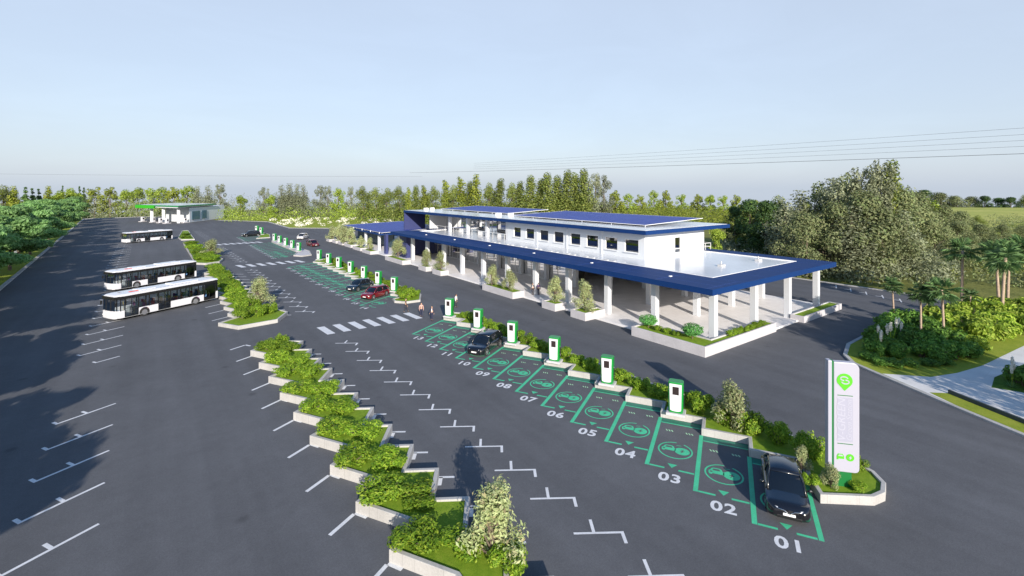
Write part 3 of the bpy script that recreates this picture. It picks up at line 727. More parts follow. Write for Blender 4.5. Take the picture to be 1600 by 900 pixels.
# three small pale plants at the sign
for j, (x, y, s, l) in enumerate([(28.9, 12.0, .42, 'small silvery shrub left of the sign foot'), (28.5, 10.4, .40, 'small silvery shrub in front of the sign foot')]):
    put('p%d' % j, PT(j), l, (x, y, 0.35), j, (s*1.1, s*1.1, s))
for j, (x, y, s, l) in enumerate([(31.5, 10.2, .75, 'grassy tuft right of the sign foot'), (29.3, 9.4, .55, 'grassy tuft at the kerb before the sign'), (28.0, 11.2, .6, 'low green tuft left of the sign by the black car')]):
    put('h%d' % j, hedge(j), l, (x, y, 0.33), j, s)


# ------------------------------------------------------------------ cars
def make_car(paint, L=4.6, W=1.86, HH=1.6, kind='suv', chrome=False, plate=True, wheel_r=0.36):
    """local: nose towards -Y, stands on z=0"""
    t = thing('car', '', 'car')
    hw = W/2; yf, yr = -L/2, L/2; wf, wr = yf+0.92, yr-0.92; zb = HH*0.60
    hood = HH*0.60 if kind != 'sedan' else HH*0.63
    ws0 = yf+L*0.235; ws1 = yf+L*0.43
    if kind == 'sedan': r1, r0 = yr-L*0.27, yr-L*0.10
    elif kind == 'van': r1, r0 = yr-L*0.09, yr-L*0.015; ws0, ws1 = yf+L*0.20, yf+L*0.37
    else: r1, r0 = yr-L*0.15, yr-L*0.025
    # lower body: dense stations so the wheel arches are real openings
    ysn = sorted(set([yf, yf+0.05, yf+0.15, yf+0.32]+[yf+0.45+(L-0.9)*i/46 for i in range(47)]+[yr-0.3, yr-0.14, yr-0.05, yr]))
    rings = []
    for y in ysn:
        u = (y-yf)/L
        taper = 1-0.30*max(0, 1-(y-yf)/0.55)**2.4-0.20*max(0, 1-(yr-y)/0.45)**2.4
        w_ = hw*taper
        if y < ws0: top = hood-0.05-0.30*max(0, 1-(y-yf)/0.38)**2*hood*0.55-0.07*(1-(y-yf)/(ws0-yf))
        elif y > r0: top = zb+0.02-0.10*((y-r0)/(yr-r0+1e-6)) if kind == 'sedan' else zb-0.02
        else: top = zb
        zlo = 0.20+0.10*max(0, 1-(y-yf)/0.25)+0.10*max(0, 1-(yr-y)/0.25)
        for wy in (wf, wr):
            q = (wheel_r*1.16)**2-(y-wy)**2
            if q > 0: zlo = max(zlo, wheel_r+math.sqrt(q)*0.96)
        zlo = min(zlo, top-0.14)
        mid = max(zlo+0.05, 0.50*top+0.04)
        half = [(0.0, zlo), (w_*0.86, zlo), (w_*0.97, zlo+0.02), (w_*1.0, mid), (w_*0.985, top*0.80+0.2*mid), (w_*0.93, top-0.03), (w_*0.86, top), (w_*0.45, top+0.03), (0, top+0.04)]
        rings.append([(x, y, z) for x, z in half]+[(-x, y, z) for x, z in half[-2:0:-1]])
    g = MB(); g.loft(rings); g.build('body', paint, t, smooth=True, fix=True).modifiers.new('edge', 'EDGE_SPLIT').split_angle = R(38)
    # greenhouse (all glass) and the painted roof with pillars on it
    zr = HH; tw, bw = hw*0.70, hw*0.90
    prof = [(ws0, zb-0.02, bw*0.97), (ws0+(ws1-ws0)*0.5, zb+(zr-zb)*0.56, bw*0.88), (ws1, zr-0.05, tw), ((ws1+r1)/2, zr-0.01, tw), (r1, zr-0.06, tw*0.97), ((r1+r0)/2, zb+(zr-zb)*0.5, bw*0.87), (r0, zb-0.02, bw*0.93)]
    g = MB(); rings = []
    for y, z, wt in prof:
        zz = max(z, zb); f = (zz-zb)/(zr-zb)
        rings.append([(bw, y, zb-0.06), (bw-(bw-wt)*0.97, y, zz-0.02), (wt*0.9, y, zz+0.01), (0, y, zz+0.03), (-wt*0.9, y, zz+0.01), (-bw+(bw-wt)*0.97, y, zz-0.02), (-bw, y, zb-0.06)])
    g.loft(rings); g.build('window', M['car_glass'], t, smooth=True, fix=True).modifiers.new('edge', 'EDGE_SPLIT').split_angle = R(30)
    g = MB(); rings = []
    for y, z in ((ws1-0.10, zr-0.055), (ws1+0.1, zr+0.012), ((ws1+r1)/2, zr+0.035), (r1, zr-0.01), (r1+0.12, zr-0.05)):
        rings.append([(tw*1.03, y, z-0.045), (tw*0.95, y, z+0.0), (0, y, z+0.03), (-tw*0.95, y, z), (-tw*1.03, y, z-0.045), (-tw*0.9, y, z-0.07), (tw*0.9, y, z-0.07)])
    g.loft(rings)
    for s in (-1, 1):
        g.tube([(s*bw*0.97, ws0, zb), (s*bw*0.90, (ws0+ws1)/2, zb+(zr-zb)*0.56), (s*tw*1.0, ws1, zr-0.03)], 0.045, 6)
        g.tube([(s*bw*0.99, (ws1+r1)/2+0.1, zb), (s*tw*1.01, (ws1+r1)/2, zr-0.02)], 0.05, 6)
        g.tube([(s*bw*0.95, r0, zb), (s*bw*0.9, (r0+r1)/2, zb+(zr-zb)*0.5), (s*tw*0.99, r1, zr-0.03)], 0.075, 6)
    g.build('roof', paint, t, smooth=True, fix=True)
    # wheels
    for s in (-1, 1):
        for wy in (wf, wr):
            wv = MB(); rg = []
            for x, r in ((0.0, wheel_r*0.66), (0.0, wheel_r*0.93), (0.03, wheel_r), (0.19, wheel_r), (0.22, wheel_r*0.93), (0.22, wheel_r*0.5)):
                rg.append([((hw-0.005-x)*s, wy+r*math.cos(2*math.pi*k/24), wheel_r+r*math.sin(2*math.pi*k/24)) for k in range(24)])
            wv.loft(rg, caps=True); wh = wv.build('wheel', M['rubber'], t, fix=True)
            rm = MB(); xx = (hw+0.002)*s
            for k in range(5):
                a = 2*math.pi*k/5; c_, s_ = math.cos(a), math.sin(a); p_ = (-s_, c_)
                rm.add([(xx, wy+c_*wheel_r*0.1+p_[0]*0.035, wheel_r+s_*wheel_r*0.1+p_[1]*0.035), (xx, wy+c_*wheel_r*0.62+p_[0]*0.05, wheel_r+s_*wheel_r*0.62+p_[1]*0.05),
                        (xx, wy+c_*wheel_r*0.62-p_[0]*0.05, wheel_r+s_*wheel_r*0.62-p_[1]*0.05), (xx, wy+c_*wheel_r*0.1-p_[0]*0.035, wheel_r+s_*wheel_r*0.1-p_[1]*0.035)], [(0, 1, 2, 3)])
            rm.loft([[(xx+dx*s, wy+r*math.cos(2*math.pi*k/24), wheel_r+r*math.sin(2*math.pi*k/24)) for k in range(24)] for dx, r in ((0.004, wheel_r*0.60), (0.008, wheel_r*0.70))], caps=False)
            rm.ellipsoid((xx, wy, wheel_r), (0.015, 0.07, 0.07), 10, 4)
            rm.build('rim', M['rim'], wh)
    # front
    for s in (-1, 1):
        g = MB(); zz = hood*0.74
        g.loft([[(s*hw*x0, yf+dy, zz+z0) for x0, dy, z0 in ((0.50, 0.02, -0.04), (0.50, 0.02, 0.03), (0.80, 0.20, 0.07), (0.80, 0.20, -0.03))], [(s*hw*x0, yf+dy+0.06, zz+z0) for x0, dy, z0 in ((0.50, 0.02, -0.05), (0.50, 0.02, 0.04), (0.82, 0.20, 0.08), (0.82, 0.20, -0.04))]])
        g.build('headlight', M['lamp'], t, fix=True)
        g = MB(); g.box(s*hw*0.52, s*hw*0.80, yr-0.10, yr-0.005, zb*0.80, zb*0.93) if s > 0 else g.box(-hw*0.80, -hw*0.52, yr-0.10, yr-0.005, zb*0.80, zb*0.93)
        g.build('tail_light', M['tail'], t, bevel=0.02)
        g = MB(); g.ellipsoid((s*(hw+0.10), ws0+0.45, zb+0.08), (0.12, 0.07, 0.08), 10, 6); g.tube([(s*hw*0.93, ws0+0.47, zb), (s*(hw+0.05), ws0+0.45, zb+0.06)], 0.025, 6)
        g.build('mirror', paint, t, smooth=True)
    g = MB(); g.box(-hw*0.56, hw*0.56, yf-0.008, yf+0.15, 0.27, 0.42); g.box(-hw*0.42, hw*0.42, yf-0.004, yf+0.15, hood*0.60, hood*0.70); g.build('grille', M['black'], t, bevel=0.03)
    if chrome:
        g = MB(); zz = hood*0.72
        for s in (-1, 1):
            g.tube([(0, yf-0.03, zz-0.16), (s*0.10, yf-0.03, zz-0.08), (s*0.22, yf-0.015, zz-0.01), (s*0.5, yf+0.02, zz+0.02), (s*hw*0.74, yf+0.16, zz+0.05)], 0.016, 6)
        g.build('chrome_bar', M['chrome'], t, smooth=True)
    if plate:
        g = MB(); g.box(-0.26, 0.26, yf-0.03, yf-0.008, 0.44, 0.55); g.build('number_plate', M['plate'], t)
    g = MB(); g.box(-hw*0.78, hw*0.78, yf+0.4, yr-0.4, 0.17, 0.24); g.build('underside', M['black'], t)
    return t
rzc = math.atan2(-d1.y, -d1.x)+R(90)          # nose out of the bay
def car(paint, label, p, rz, **kw):
    t = make_car(M[paint], **kw); t['label'] = label; t.location = (p[0], p[1], 0); t.rotation_euler = (0, 0, rz)
    return t
def in_bay(o, W, lx=None, ly=3.0): c = xf(o, W/2 if lx is None else lx, ly); return (c.x, c.y)
car('car_black', 'glossy black car with chrome V grille parked in bay 01', in_bay(BAY1[0], 2.73, 1.5, 3.0), rzc, L=4.85, W=1.92, HH=1.50, kind='sedan', chrome=True)
car('car_black', 'black hatchback parked in bay 10', in_bay(BAY1[9], 2.73, 1.45, 3.3), rzc, L=4.75, W=1.9, HH=1.60, kind='suv')
car('car_red', 'deep red hatchback parked near the crossing end of the middle bays', in_bay(BAY2[1], 2.93, 1.5, 3.4), rzc, L=4.7, W=1.9, HH=1.58)
car('car_blue', 'dark blue car parked left of the red hatchback', in_bay(BAY2[3], 2.93, 1.6, 3.6), rzc, L=4.8, W=1.9, HH=1.62, kind='sedan')
car('car_black', 'far black car parked beside the two farthest chargers', (26.0, 183.5), rzc-R(12), L=5.6, W=2.2, HH=1.9)
car('car_silver', 'pale silver car driving on the lane between island and building', (38.0, 164.0), R(-32), L=5.4, W=2.1, HH=1.75, kind='sedan')
car('car_maroon', 'dark red car on the lane behind the far chargers', (35.4, 141.5), R(8), L=4.9, W=2.0, HH=1.75)

# ------------------------------------------------------------------ buses
seat_cols = [mat('seat_red', (0.45, 0.03, 0.05), 0.7), mat('seat_blue', (0.10, 0.22, 0.42), 0.7), mat('seat_teal', (0.30, 0.42, 0.45), 0.7), mat('seat_tan', (0.42, 0.27, 0.14), 0.7), mat('seat_violet', (0.18, 0.04, 0.20), 0.7)]
def make_bus():
    """local: nose towards -Y; the door side shown in the picture is +X"""
    t = thing('bus', '', 'bus'); L, hw = 11.8, 1.27; yf = -L/2; TOP = 2.92
    def Y(v): return yf+v
    g = MB()                                      # white lower panels
    for s in (1, -1):
        x0, x1 = (hw-0.06, hw) if s > 0 else (-hw, -hw+0.06)
        segs = [(0.55, 1.05, 0.32), (2.42, 4.55, 0.32), (5.85, 9.95, 0.32)] if s > 0 else [(0.55, 11.7, 0.32)]
        wy = [3.05, 8.9]
        for a, b, z0 in segs:
            ps = [a+(b-a)*i/60 for i in range(61)]
            for i in range(60):
                m_ = (ps[i]+ps[i+1])/2; zl = z0
                for w_ in wy:
                    q = 0.56**2-(m_-w_)**2
                    if q > 0: zl = max(zl, 0.50+math.sqrt(q))
                if zl < 1.10: g.box(x0, x1, Y(ps[i]), Y(ps[i+1]), zl, 1.12)
            g.build('side_panel', M['bus_white'], t); g = MB()
    g.box(hw-0.06, hw, Y(11.45), Y(11.78), 0.35, 1.25)
    g.build('rear_corner', M['bus_white'], t)
    g = MB(); rings = []                           # rounded white nose
    for z in (0.32, 0.40, 1.10, 1.16):
        ins = 0.03 if z in (0.32,) else 0.0
        rings.append([(hw-ins, Y(0.62), z), (hw*0.97-ins, Y(0.25), z), (hw*0.80-ins, Y(0.06)+ins, z), (0, Y(0.0)+ins, z), (-hw*0.80+ins, Y(0.06)+ins, z), (-hw*0.97+ins, Y(0.25), z), (-hw+ins, Y(0.62), z), (-hw*0.9, Y(0.7), z), (hw*0.9, Y(0.7), z)])
    g.loft(rings); g.build('front_panel', M['bus_white'], t, fix=True)
    g = MB(); g.box(-hw+0.03, hw-0.03, Y(0.5), Y(11.75), 0.30, 0.38); 
    for w_ in (3.05, 8.9): g.box(-hw+0.08, hw-0.4, Y(w_-0.6), Y(w_+0.6), 0.38, 1.05)
    g.build('floor', mat('bus_floor', (0.30, 0.31, 0.33), 0.6), t)
    g = MB()                                       # black window frame: band under the roof, pillars, screen surround
    for s in (1, -1):
        x0, x1 = (hw-0.05, hw+0.004) if s > 0 else (-hw-0.004, -hw+0.05)
        g.box(x0, x1, Y(0.55), Y(11.75), 2.36, 2.72)
        for p in (0.58, 1.02, 2.38, 3.5, 4.5, 5.85, 7.0, 8.1, 9.2, 9.92, 11.4): g.box(x0, x1, Y(p), Y(p+0.10), 1.10, 2.38)
        if s > 0:
            for p in (1.02, 2.36, 4.5, 5.82, 9.92, 10.6, 11.4): g.box(x0+0.008, x1+0.004, Y(p), Y(p+0.07), 0.36, 1.2)
            g.box(x0+0.01, x1-0.01, Y(9.98), Y(11.44), 0.34, 0.62)
    g.box(-hw+0.05, hw-0.05, Y(11.70), Y(11.80), 0.4, 2.75)
    for x in (-hw*0.97, -hw*0.36, hw*0.36, hw*0.93): g.box(x-0.035, x+0.035, Y(0.06 if abs(x) < 1 else 0.25), Y(0.14 if abs(x) < 1 else 0.34), 1.15, 2.5)
    g.box(-hw*0.97, hw*0.97, Y(0.08), Y(0.6), 2.40, 2.74)
    g.build('window_frame', M['black'], t)
    g = MB()
    for s in (1, -1):
        xx = (hw-0.02)*s; g.add([(xx, Y(0.6), 1.1), (xx, Y(11.7), 1.1), (xx, Y(11.7), 2.4), (xx, Y(0.6), 2.4)], [(0, 1, 2, 3)])
    g.build('side_window', M['bus_glass'], t)
    g = MB(); g.loft([[(hw*0.96, Y(0.45), z), (hw*0.90, Y(0.14), z), (0, Y(0.05), z), (-hw*0.90, Y(0.14), z), (-hw*0.96, Y(0.45), z)] for z in (1.15, 2.45)], closed=False, caps=False); g.build('windscreen', M['bus_glass'], t)
    for a, b in ((1.10, 2.36), (4.60, 5.82)):      # folding doors
        g = MB(); m_ = (a+b)/2; g.box(hw-0.045, hw-0.005, Y(m_-0.03), Y(m_+0.03), 0.38, 2.36); g.box(hw-0.045, hw-0.005, Y(a), Y(b), 0.36, 0.44); g.box(hw-0.045, hw-0.005, Y(a), Y(b), 1.30, 1.34)
        do = g.build('door', M['black'], t)
        g = MB(); g.add([(hw-0.025, Y(a), 0.44), (hw-0.025, Y(b), 0.44), (hw-0.025, Y(b), 1.1), (hw-0.025, Y(a), 1.1)], [(0, 1, 2, 3)]); g.build('door_glass', M['bus_glass'], do)
    # roof
    g = MB(); rings = []
    for y, dz, f in ((0.10, -0.13, 0.84), (0.35, -0.05, 0.94), (0.9, 0, 1.0), (11.3, 0, 1.0), (11.8, -0.06, 0.98)):
        rings.append([(hw*f*1.005, Y(y), 2.70+dz*0.4), (hw*f*0.99, Y(y), 2.82+dz), (hw*f*0.86, Y(y), TOP+dz), (0, Y(y), TOP+0.03+dz), (-hw*f*0.86, Y(y), TOP+dz), (-hw*f*0.99, Y(y), 2.82+dz), (-hw*f*1.005, Y(y), 2.70+dz*0.4)])
    g.loft(rings); g.build('roof', M['bus_white'], t, fix=True)
    g = MB(); g.box(-0.75, 0.75, Y(6.4), Y(9.6), TOP, TOP+0.14); g.box(-0.7, 0.7, Y(2.8), Y(4.6), TOP, TOP+0.10); g.build('roof_unit', M['bus_white'], t, bevel=0.05)
    g = MB(); g.box(0.30, 0.55, Y(1.9), Y(3.6), TOP+0.02, TOP+0.06); g.build('roof_stripe', mat('roof_red', (0.6, 0.06, 0.03), 0.5), t)
    g = MB()
    for k in range(9): g.box(0.80, 0.96, Y(4.9+0.42*k), Y(5.1+0.42*k), TOP-0.02, TOP+0.022)
    g.box(-0.2, 0.15, Y(1.0), Y(1.25), TOP, TOP+0.07); g.build('roof_vent', mat('roof_grey', (0.30, 0.30, 0.33), 0.6), t)
    # wheels
    for s in (-1, 1):
        for w_ in (3.05, 8.9):
            g = MB(); g.loft([[((hw-0.02-x)*s, Y(w_)+r*math.cos(2*math.pi*k/28), 0.48+r*math.sin(2*math.pi*k/28)) for k in range(28)] for x, r in ((0.02, 0.30), (0.0, 0.44), (0.04, 0.48), (0.24, 0.48), (0.28, 0.4))]); wh = g.build('wheel', M['rubber'], t, fix=True)
            g = MB(); g.loft([[((hw-0.035+x)*s, Y(w_)+r*math.cos(2*math.pi*k/20), 0.48+r*math.sin(2*math.pi*k/20)) for k in range(20)] for x, r in ((0.012, 0.30), (-0.02, 0.24), (-0.03, 0.12), (0.015, 0.09))]); g.build('rim', M['rim'], wh, fix=True)
    # seats
    rs = random.Random(5)
    for k in range(9):
        for x in (-0.95, -0.45, 0.50, 0.95):
            if x > 0 and (4.4 < 2.9+0.85*k < 6.1): continue
            g = MB(); y = Y(2.7+0.9*k); g.box(x-0.2, x+0.2, y, y+0.42, 0.78, 0.88); g.box(x-0.2, x+0.2, y+0.38, y+0.46, 0.85, 1.55)
            g.build('seat', rs.choice(seat_cols), t)
    g = MB()
    for v in (1.2, 2.3, 4.7, 5.7, 7.4): g.tube([(0.62, Y(v), 0.38), (0.62, Y(v), 2.6)], 0.02, 6)
    g.build('handrail', mat('rail_yellow', (0.6, 0.42, 0.05), 0.4), t)
    for s in (-1, 1):
        g = MB(); g.box(-0.14+s*0.88, 0.14+s*0.88, Y(0.0), Y(0.12), 0.62, 0.76); g.build('headlight', M['lamp'], t, bevel=0.03)
        g = MB(); g.box(s*1.42-0.07, s*1.42+0.07, Y(0.02), Y(0.14), 1.75, 2.15); g.tube([(s*1.2, Y(0.3), 2.5), (s*1.40, Y(0.05), 2.45), (s*1.42, Y(0.08), 2.15)], 0.025, 6); g.build('mirror', M['black'], t)
    return t
BUS = make_bus()
rzb = math.atan2(-d1.y, -d1.x)+R(90)
def bus_at(o, front, label):
    # front = centre of the nose on the ground
    c = Vector(front)+d1*6.43
    o.location = (c.x, c.y, 0); o.scale = (1.09, 1.09, 1.09); o.rotation_euler = (0, 0, rzb); o['label'] = label; o['group'] = 'white city buses in the bus bays'
bus_at(BUS, (-4.6, 75.8), 'nearest white bus with open black doors, parked in front of the other two')
bus_at(copy_tree(BUS), (-5.9, 97.8), 'second white bus, half hidden behind the nearest one')
bus_at(copy_tree(BUS), (-7.4, 180.8), 'far white bus standing alone towards the fuel station')

# ------------------------------------------------------------------ people
def skin_mesh(name, verts, edges, radii, mat_, parent, root=0, sub=1):
    me = D.meshes.new(name); me.from_pydata(verts, edges, []); o = D.objects.new(name, me); COL.objects.link(o)
    o.modifiers.new('skin', 'SKIN').use_smooth_shade = True
    if not me.skin_vertices: me.attributes.new('skin_vertices', 'FLOAT', 'POINT') if False else None
    for i, r in enumerate(radii):
        sv = me.skin_vertices[0].data[i]; sv.radius = r if isinstance(r, tuple) else (r, r); sv.use_root = (i == root)
    s = o.modifiers.new('sub', 'SUBSURF'); s.levels = sub; s.render_levels = sub
    bpy.context.view_layer.update()
    em = D.meshes.new_from_object(o.evaluated_get(bpy.context.evaluated_depsgraph_get()))
    o.modifiers.clear(); o.data = em; D.meshes.remove(me); em.materials.clear(); em.materials.append(mat_)
    o.parent = parent; return o
def person(label, p, rz, shirt, trousers, jacket=None, stride=0.22, z=0.0, group='people around the crossing'):
    t = thing('person', label, 'person', (p[0], p[1], z), rz, group)
    s = stride; A = {}
    V = [(0, 0, 0.95), (0, 0, 1.12), (0, 0.0, 1.30), (0, 0, 1.43), (0, 0, 1.52), (0, -0.02, 1.60), (0, -0.02, 1.70), (0, -0.01, 1.76),
         (0.10, 0, 0.90), (0.10, -s*0.6, 0.50), (0.10, -s, 0.08), (0.10, -s-0.14, 0.04),
         (-0.10, 0, 0.90), (-0.10, s*0.35, 0.50), (-0.10, s, 0.10), (-0.10, s-0.12, 0.04),
         (0.19, 0, 1.40), (0.25, s*0.4, 1.13), (0.26, s*0.3-0.06, 0.88), (0.26, s*0.3-0.09, 0.80),
         (-0.19, 0, 1.40), (-0.25, -s*0.4, 1.13), (-0.26, -s*0.5-0.08, 0.89), (-0.26, -s*0.5-0.11, 0.81), (0, -0.115, 1.645)]
    E_ = [(0, 1), (1, 2), (2, 3), (3, 4), (4, 5), (5, 6), (6, 7), (0, 8), (8, 9), (9, 10), (10, 11), (0, 12), (12, 13), (13, 14), (14, 15),
          (3, 16), (16, 17), (17, 18), (18, 19), (3, 20), (20, 21), (21, 22), (22, 23), (5, 24)]
    Rd = [(0.14, 0.10), (0.13, 0.09), (0.155, 0.10), (0.12, 0.08), 0.055, (0.068, 0.085), (0.075, 0.09), 0.05,
          0.085, 0.06, 0.042, 0.04, 0.085, 0.06, 0.042, 0.04, 0.055, 0.042, 0.03, 0.035, 0.055, 0.042, 0.03, 0.035, 0.014]
    b = skin_mesh('body', V, E_, Rd, M['skin'], t)
    g = MB()                                           # fingers
    for hx, hy, hz in (V[19], V[23]):
        for k in range(4): g.tube([(hx, hy-0.03+0.02*k, hz-0.02), (hx, hy-0.035+0.02*k, hz-0.09+abs(k-1)*0.008)], [0.009, 0.006], 5)
        g.tube([(hx, hy-0.03, hz+0.01), (hx-0.02*(1 if hx > 0 else -1), hy-0.06, hz-0.04)], [0.010, 0.007], 5)
    g.build('fingers', M['skin'], b)
    def sub(idx, grow, m_, name, root=0):
        mp = {i: n for n, i in enumerate(idx)}; ed = [(mp[a], mp[b_]) for a, b_ in E_ if a in mp and b_ in mp]
        rr = [tuple(q+grow for q in (Rd[i] if isinstance(Rd[i], tuple) else (Rd[i], Rd[i]))) for i in idx]
        return skin_mesh(name, [V[i] for i in idx], ed, rr, m_, t, root)
    sub([0, 8, 9, 10, 12, 13, 14], 0.016, trousers, 'trousers')
    sub([1, 2, 3, 16, 17, 18, 20, 21, 22], 0.018, jacket or shirt, 'jacket' if jacket else 'shirt')
    if jacket:
        g = MB(); g.loft([[(0.045, -0.118, 1.42), (0, -0.122, 1.43), (-0.045, -0.118, 1.42)], [(0.03, -0.135, 1.10), (0, -0.138, 1.10), (-0.03, -0.135, 1.10)]], closed=False, caps=False); g.build('shirt', shirt, t)
    g = MB(); g.ellipsoid((0, 0.012, 1.715), (0.088, 0.10, 0.075), 12, 7); g.build('hair', M['hair'], t, smooth=True)
    for i in (10, 14):
        g = MB(); x, y, z_ = V[i]; g.ellipsoid((x, y-0.06, 0.045), (0.05, 0.14, 0.05), 10, 5); g.build('shoe', M['black'], t, smooth=True)
    return t
cl = {n: mat('cloth_'+n, c, 0.85) for n, c in dict(white=(0.75, 0.75, 0.75), navy=(0.025, 0.028, 0.06), brown=(0.10, 0.065, 0.05), pink=(0.48, 0.30, 0.27), charcoal=(0.035, 0.035, 0.045), violet=(0.09, 0.05, 0.16)).items()}
person('person in a brown jacket walking past the island tip', (26.2, 58.6), R(60), cl['white'], cl['charcoal'], cl['brown'], 0.26)
person('person in a dusty pink shirt and dark trousers at the end of the crossing', (26.8, 55.3), R(-20), cl['pink'], cl['navy'], None, 0.1)
person('person in a dark open suit and white shirt, left of the charger at bay 13', (27.1, 53.0), R(-40), cl['white'], cl['navy'], cl['navy'], 0.12)
person('person in a white shirt standing on the lane behind the charger at bay 13', (32.7, 56.9), R(30), cl['white'], cl['charcoal'], None, 0.08)
person('person in a charcoal suit beside a building column', (45.3, 56.0), R(-60), cl['white'], cl['charcoal'], cl['charcoal'], 0.08, 0.2)
person('person in a violet top chatting next to the charcoal suit by the column', (45.9, 55.4), R(120), cl['violet'], cl['navy'], None, 0.05, 0.2)

# ------------------------------------------------------------------ the station building
B0 = Vector((58, 66, 0))
BL = thing('station_building', 'long white two-storey station with blue canopy edges and rows of white columns', 'building', B0)
def bpart(g, name, m, parent=None, **kw):
    o = g.build(name, m, parent or BL, **kw)
    if parent is None: o.location = -B0
    return o
g = MB(); g.prism([(43.5, 26.2), (73.4, 26.2), (73.4, 108), (43.5, 108)], -0.05, 0.2); bpart(g, 'floor_slab', M['slab'], bevel=0.02)
CX = [46.2, 54.5, 62.7, 70.9]; CYS = [27.6+7.2*k for k in range(12)]
for i, x in enumerate(CX):
    for j, y in enumerate(CYS):
        if i in (2, 3) and y > 50: continue
        g = MB(); g.box(x-0.33, x+0.33, y-0.33, y+0.33, 0.2, 5.52); bpart(g, 'column', M['column'], bevel=0.02)
# canopy: blue rim, white membrane set into it, grey soffit
g = MB(); X0, X1, Y0, Y1 = 43.9, 73.9, 26.3, 106.7; x0, x1, y0, y1 = 49.9, 70.4, 29.9, 104
def ring(g, a, b, z0, z1):
    (X0, X1, Y0, Y1), (x0, x1, y0, y1) = a, b
    g.box(X0, x0, Y0, Y1, z0, z1); g.box(x1, X1, Y0, Y1, z0, z1); g.box(x0, x1, Y0, y0, z0, z1); g.box(x0, x1, y1, Y1, z0, z1)
ring(g, (X0, X1, Y0, Y1), (x0, x1, y0, y1), 5.5, 6.1); bpart(g, 'canopy_rim', M['blue'])
g = MB(); g.box(x0-0.02, x1+0.02, y0-0.02, y1+0.02, 5.7, 6.04); bpart(g, 'roof_deck', M['deck'])
g = MB(); g.box(X0+0.4, X1-0.4, Y0+0.4, Y1-0.4, 5.42, 5.498); bpart(g, 'soffit', M['soffit'])
g = MB(); ring(g, (x0-0.05, x1+0.05, y0-0.05, y1+0.05), (x0+0.08, x1-0.08, y0+0.08, y1-0.08), 6.02, 6.14); bpart(g, 'deck_edge', M['rail'])
g = MB()
for k in range(13): g.box(44.0, 49.8, 27+6.1*k, 27.03+6.1*k, 6.1, 6.108)
for x in (45.9, 47.9): g.box(x, x+0.03, 26.5, 106, 6.1, 6.106)
for k in range(5): g.box(50+5*k, 50.03+5*k, 26.4, 29.8, 6.1, 6.107)
bpart(g, 'roof_seam', mat('blue_seam', (0.02, 0.06, 0.28), 0.4))
for k in range(6):
    g = MB(); y = 33+12.2*k; g.box(46.6, 46.9, y, y+0.25, 6.1, 6.2); bpart(g, 'roof_vent', M['rail'])
# ground floor: glass front, dark hall behind
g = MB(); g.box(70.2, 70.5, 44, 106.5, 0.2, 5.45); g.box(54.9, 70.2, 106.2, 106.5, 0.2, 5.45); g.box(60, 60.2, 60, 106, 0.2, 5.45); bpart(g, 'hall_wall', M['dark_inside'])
g = MB(); g.add([(54.95, 56.4, 0.25), (54.95, 106.2, 0.25), (54.95, 106.2, 5.42), (54.95, 56.4, 5.42)], [(0, 1, 2, 3)]); bpart(g, 'shop_window', M['glass'])
g = MB()
for k in range(22): g.box(54.9, 55.0, 56.4+2.4*k-0.04, 56.4+2.4*k+0.04, 0.2, 5.42)
g.box(54.9, 55.0, 56.4, 106.2, 2.6, 2.68); g.box(54.9, 55.0, 56.4, 106.2, 0.2, 0.3); bpart(g, 'window_frame', M['rail'])
g = MB(); g.box(46.0, 47.7, 102.6, 106.4, 0.2, 5.42); g.box(47.7, 54.9, 106.0, 106.4, 0.2, 5.42); bpart(g, 'navy_block', M['navy'])  # plain navy block and wall added to fill the dark area here
# a few counters in the hall, seen through the glass
for k, y in enumerate((62, 70, 79, 88, 97)):
    g = MB(); g.box(57.2, 58.2, y, y+3.2, 0.2, 1.3); bpart(g, 'counter', M['plaster'], bevel=0.03)
# upper storey, front wall with window openings
ZW0, ZW1 = 6.04, 9.7
WY = [(44.5, 47.0), (48.4, 50.8), (52.3, 54.8), (56.2, 58.5), (60.2, 62.6), (64.1, 66.4), (68.0, 70.4), (72.0, 74.2)]
g = MB(); ys_ = [43.4]+[v for p in WY for v in p]+[76.2]
for a, b in zip(ys_[0::2], ys_[1::2]): g.box(55.3, 55.6, a, b, ZW0, ZW1)
for a, b in WY: g.box(55.3, 55.6, a, b, ZW0, 6.8); g.box(55.3, 55.6, a, b, 8.7, ZW1)
# side wall with the narrow window, back and inner walls
g.box(55.6, 62.2, 43.4, 43.7, ZW0, ZW1); g.box(63.9, 70, 43.4, 43.7, ZW0, ZW1); g.box(62.2, 63.9, 43.4, 43.7, 8.7, ZW1); g.box(62.2, 63.9, 43.4, 43.7, ZW0, 6.5)
g.box(69.7, 70, 43.7, 109, ZW0, ZW1); g.box(55.6, 69.7, 75.9, 76.2, ZW0, ZW1); g.box(55.3, 59.8, 109.2, 109.5, ZW0, ZW1)
bpart(g, 'upper_wall', M['plaster'])
for a, b in WY:
    g = MB(); g.box(55.44, 55.46, a, b, 6.8, 8.7); wd = bpart(g, 'window', M['dark_glass'])
    g = MB(); ring(g, (0, 1, 0, 1), (0.5, 0.5, 0.5, 0.5), 0, 0) if False else None
    g.box(55.38, 55.5, a, a+0.07, 6.8, 8.7); g.box(55.38, 55.5, b-0.07, b, 6.8, 8.7); g.box(55.38, 55.5, a+0.07, b-0.07, 6.8, 6.88); g.box(55.38, 55.5, a+0.07, b-0.07, 8.62, 8.7)
    g.build('frame', M['rail'], wd)
    g = MB(); g.box(55.12, 55.298, a-0.1, b+0.1, 6.72, 6.79); g.build('sill', M['plaster'], wd)
g = MB(); g.box(62.2, 63.9, 43.52, 43.54, 6.5, 8.7); wd = bpart(g, 'window', M['dark_glass'])
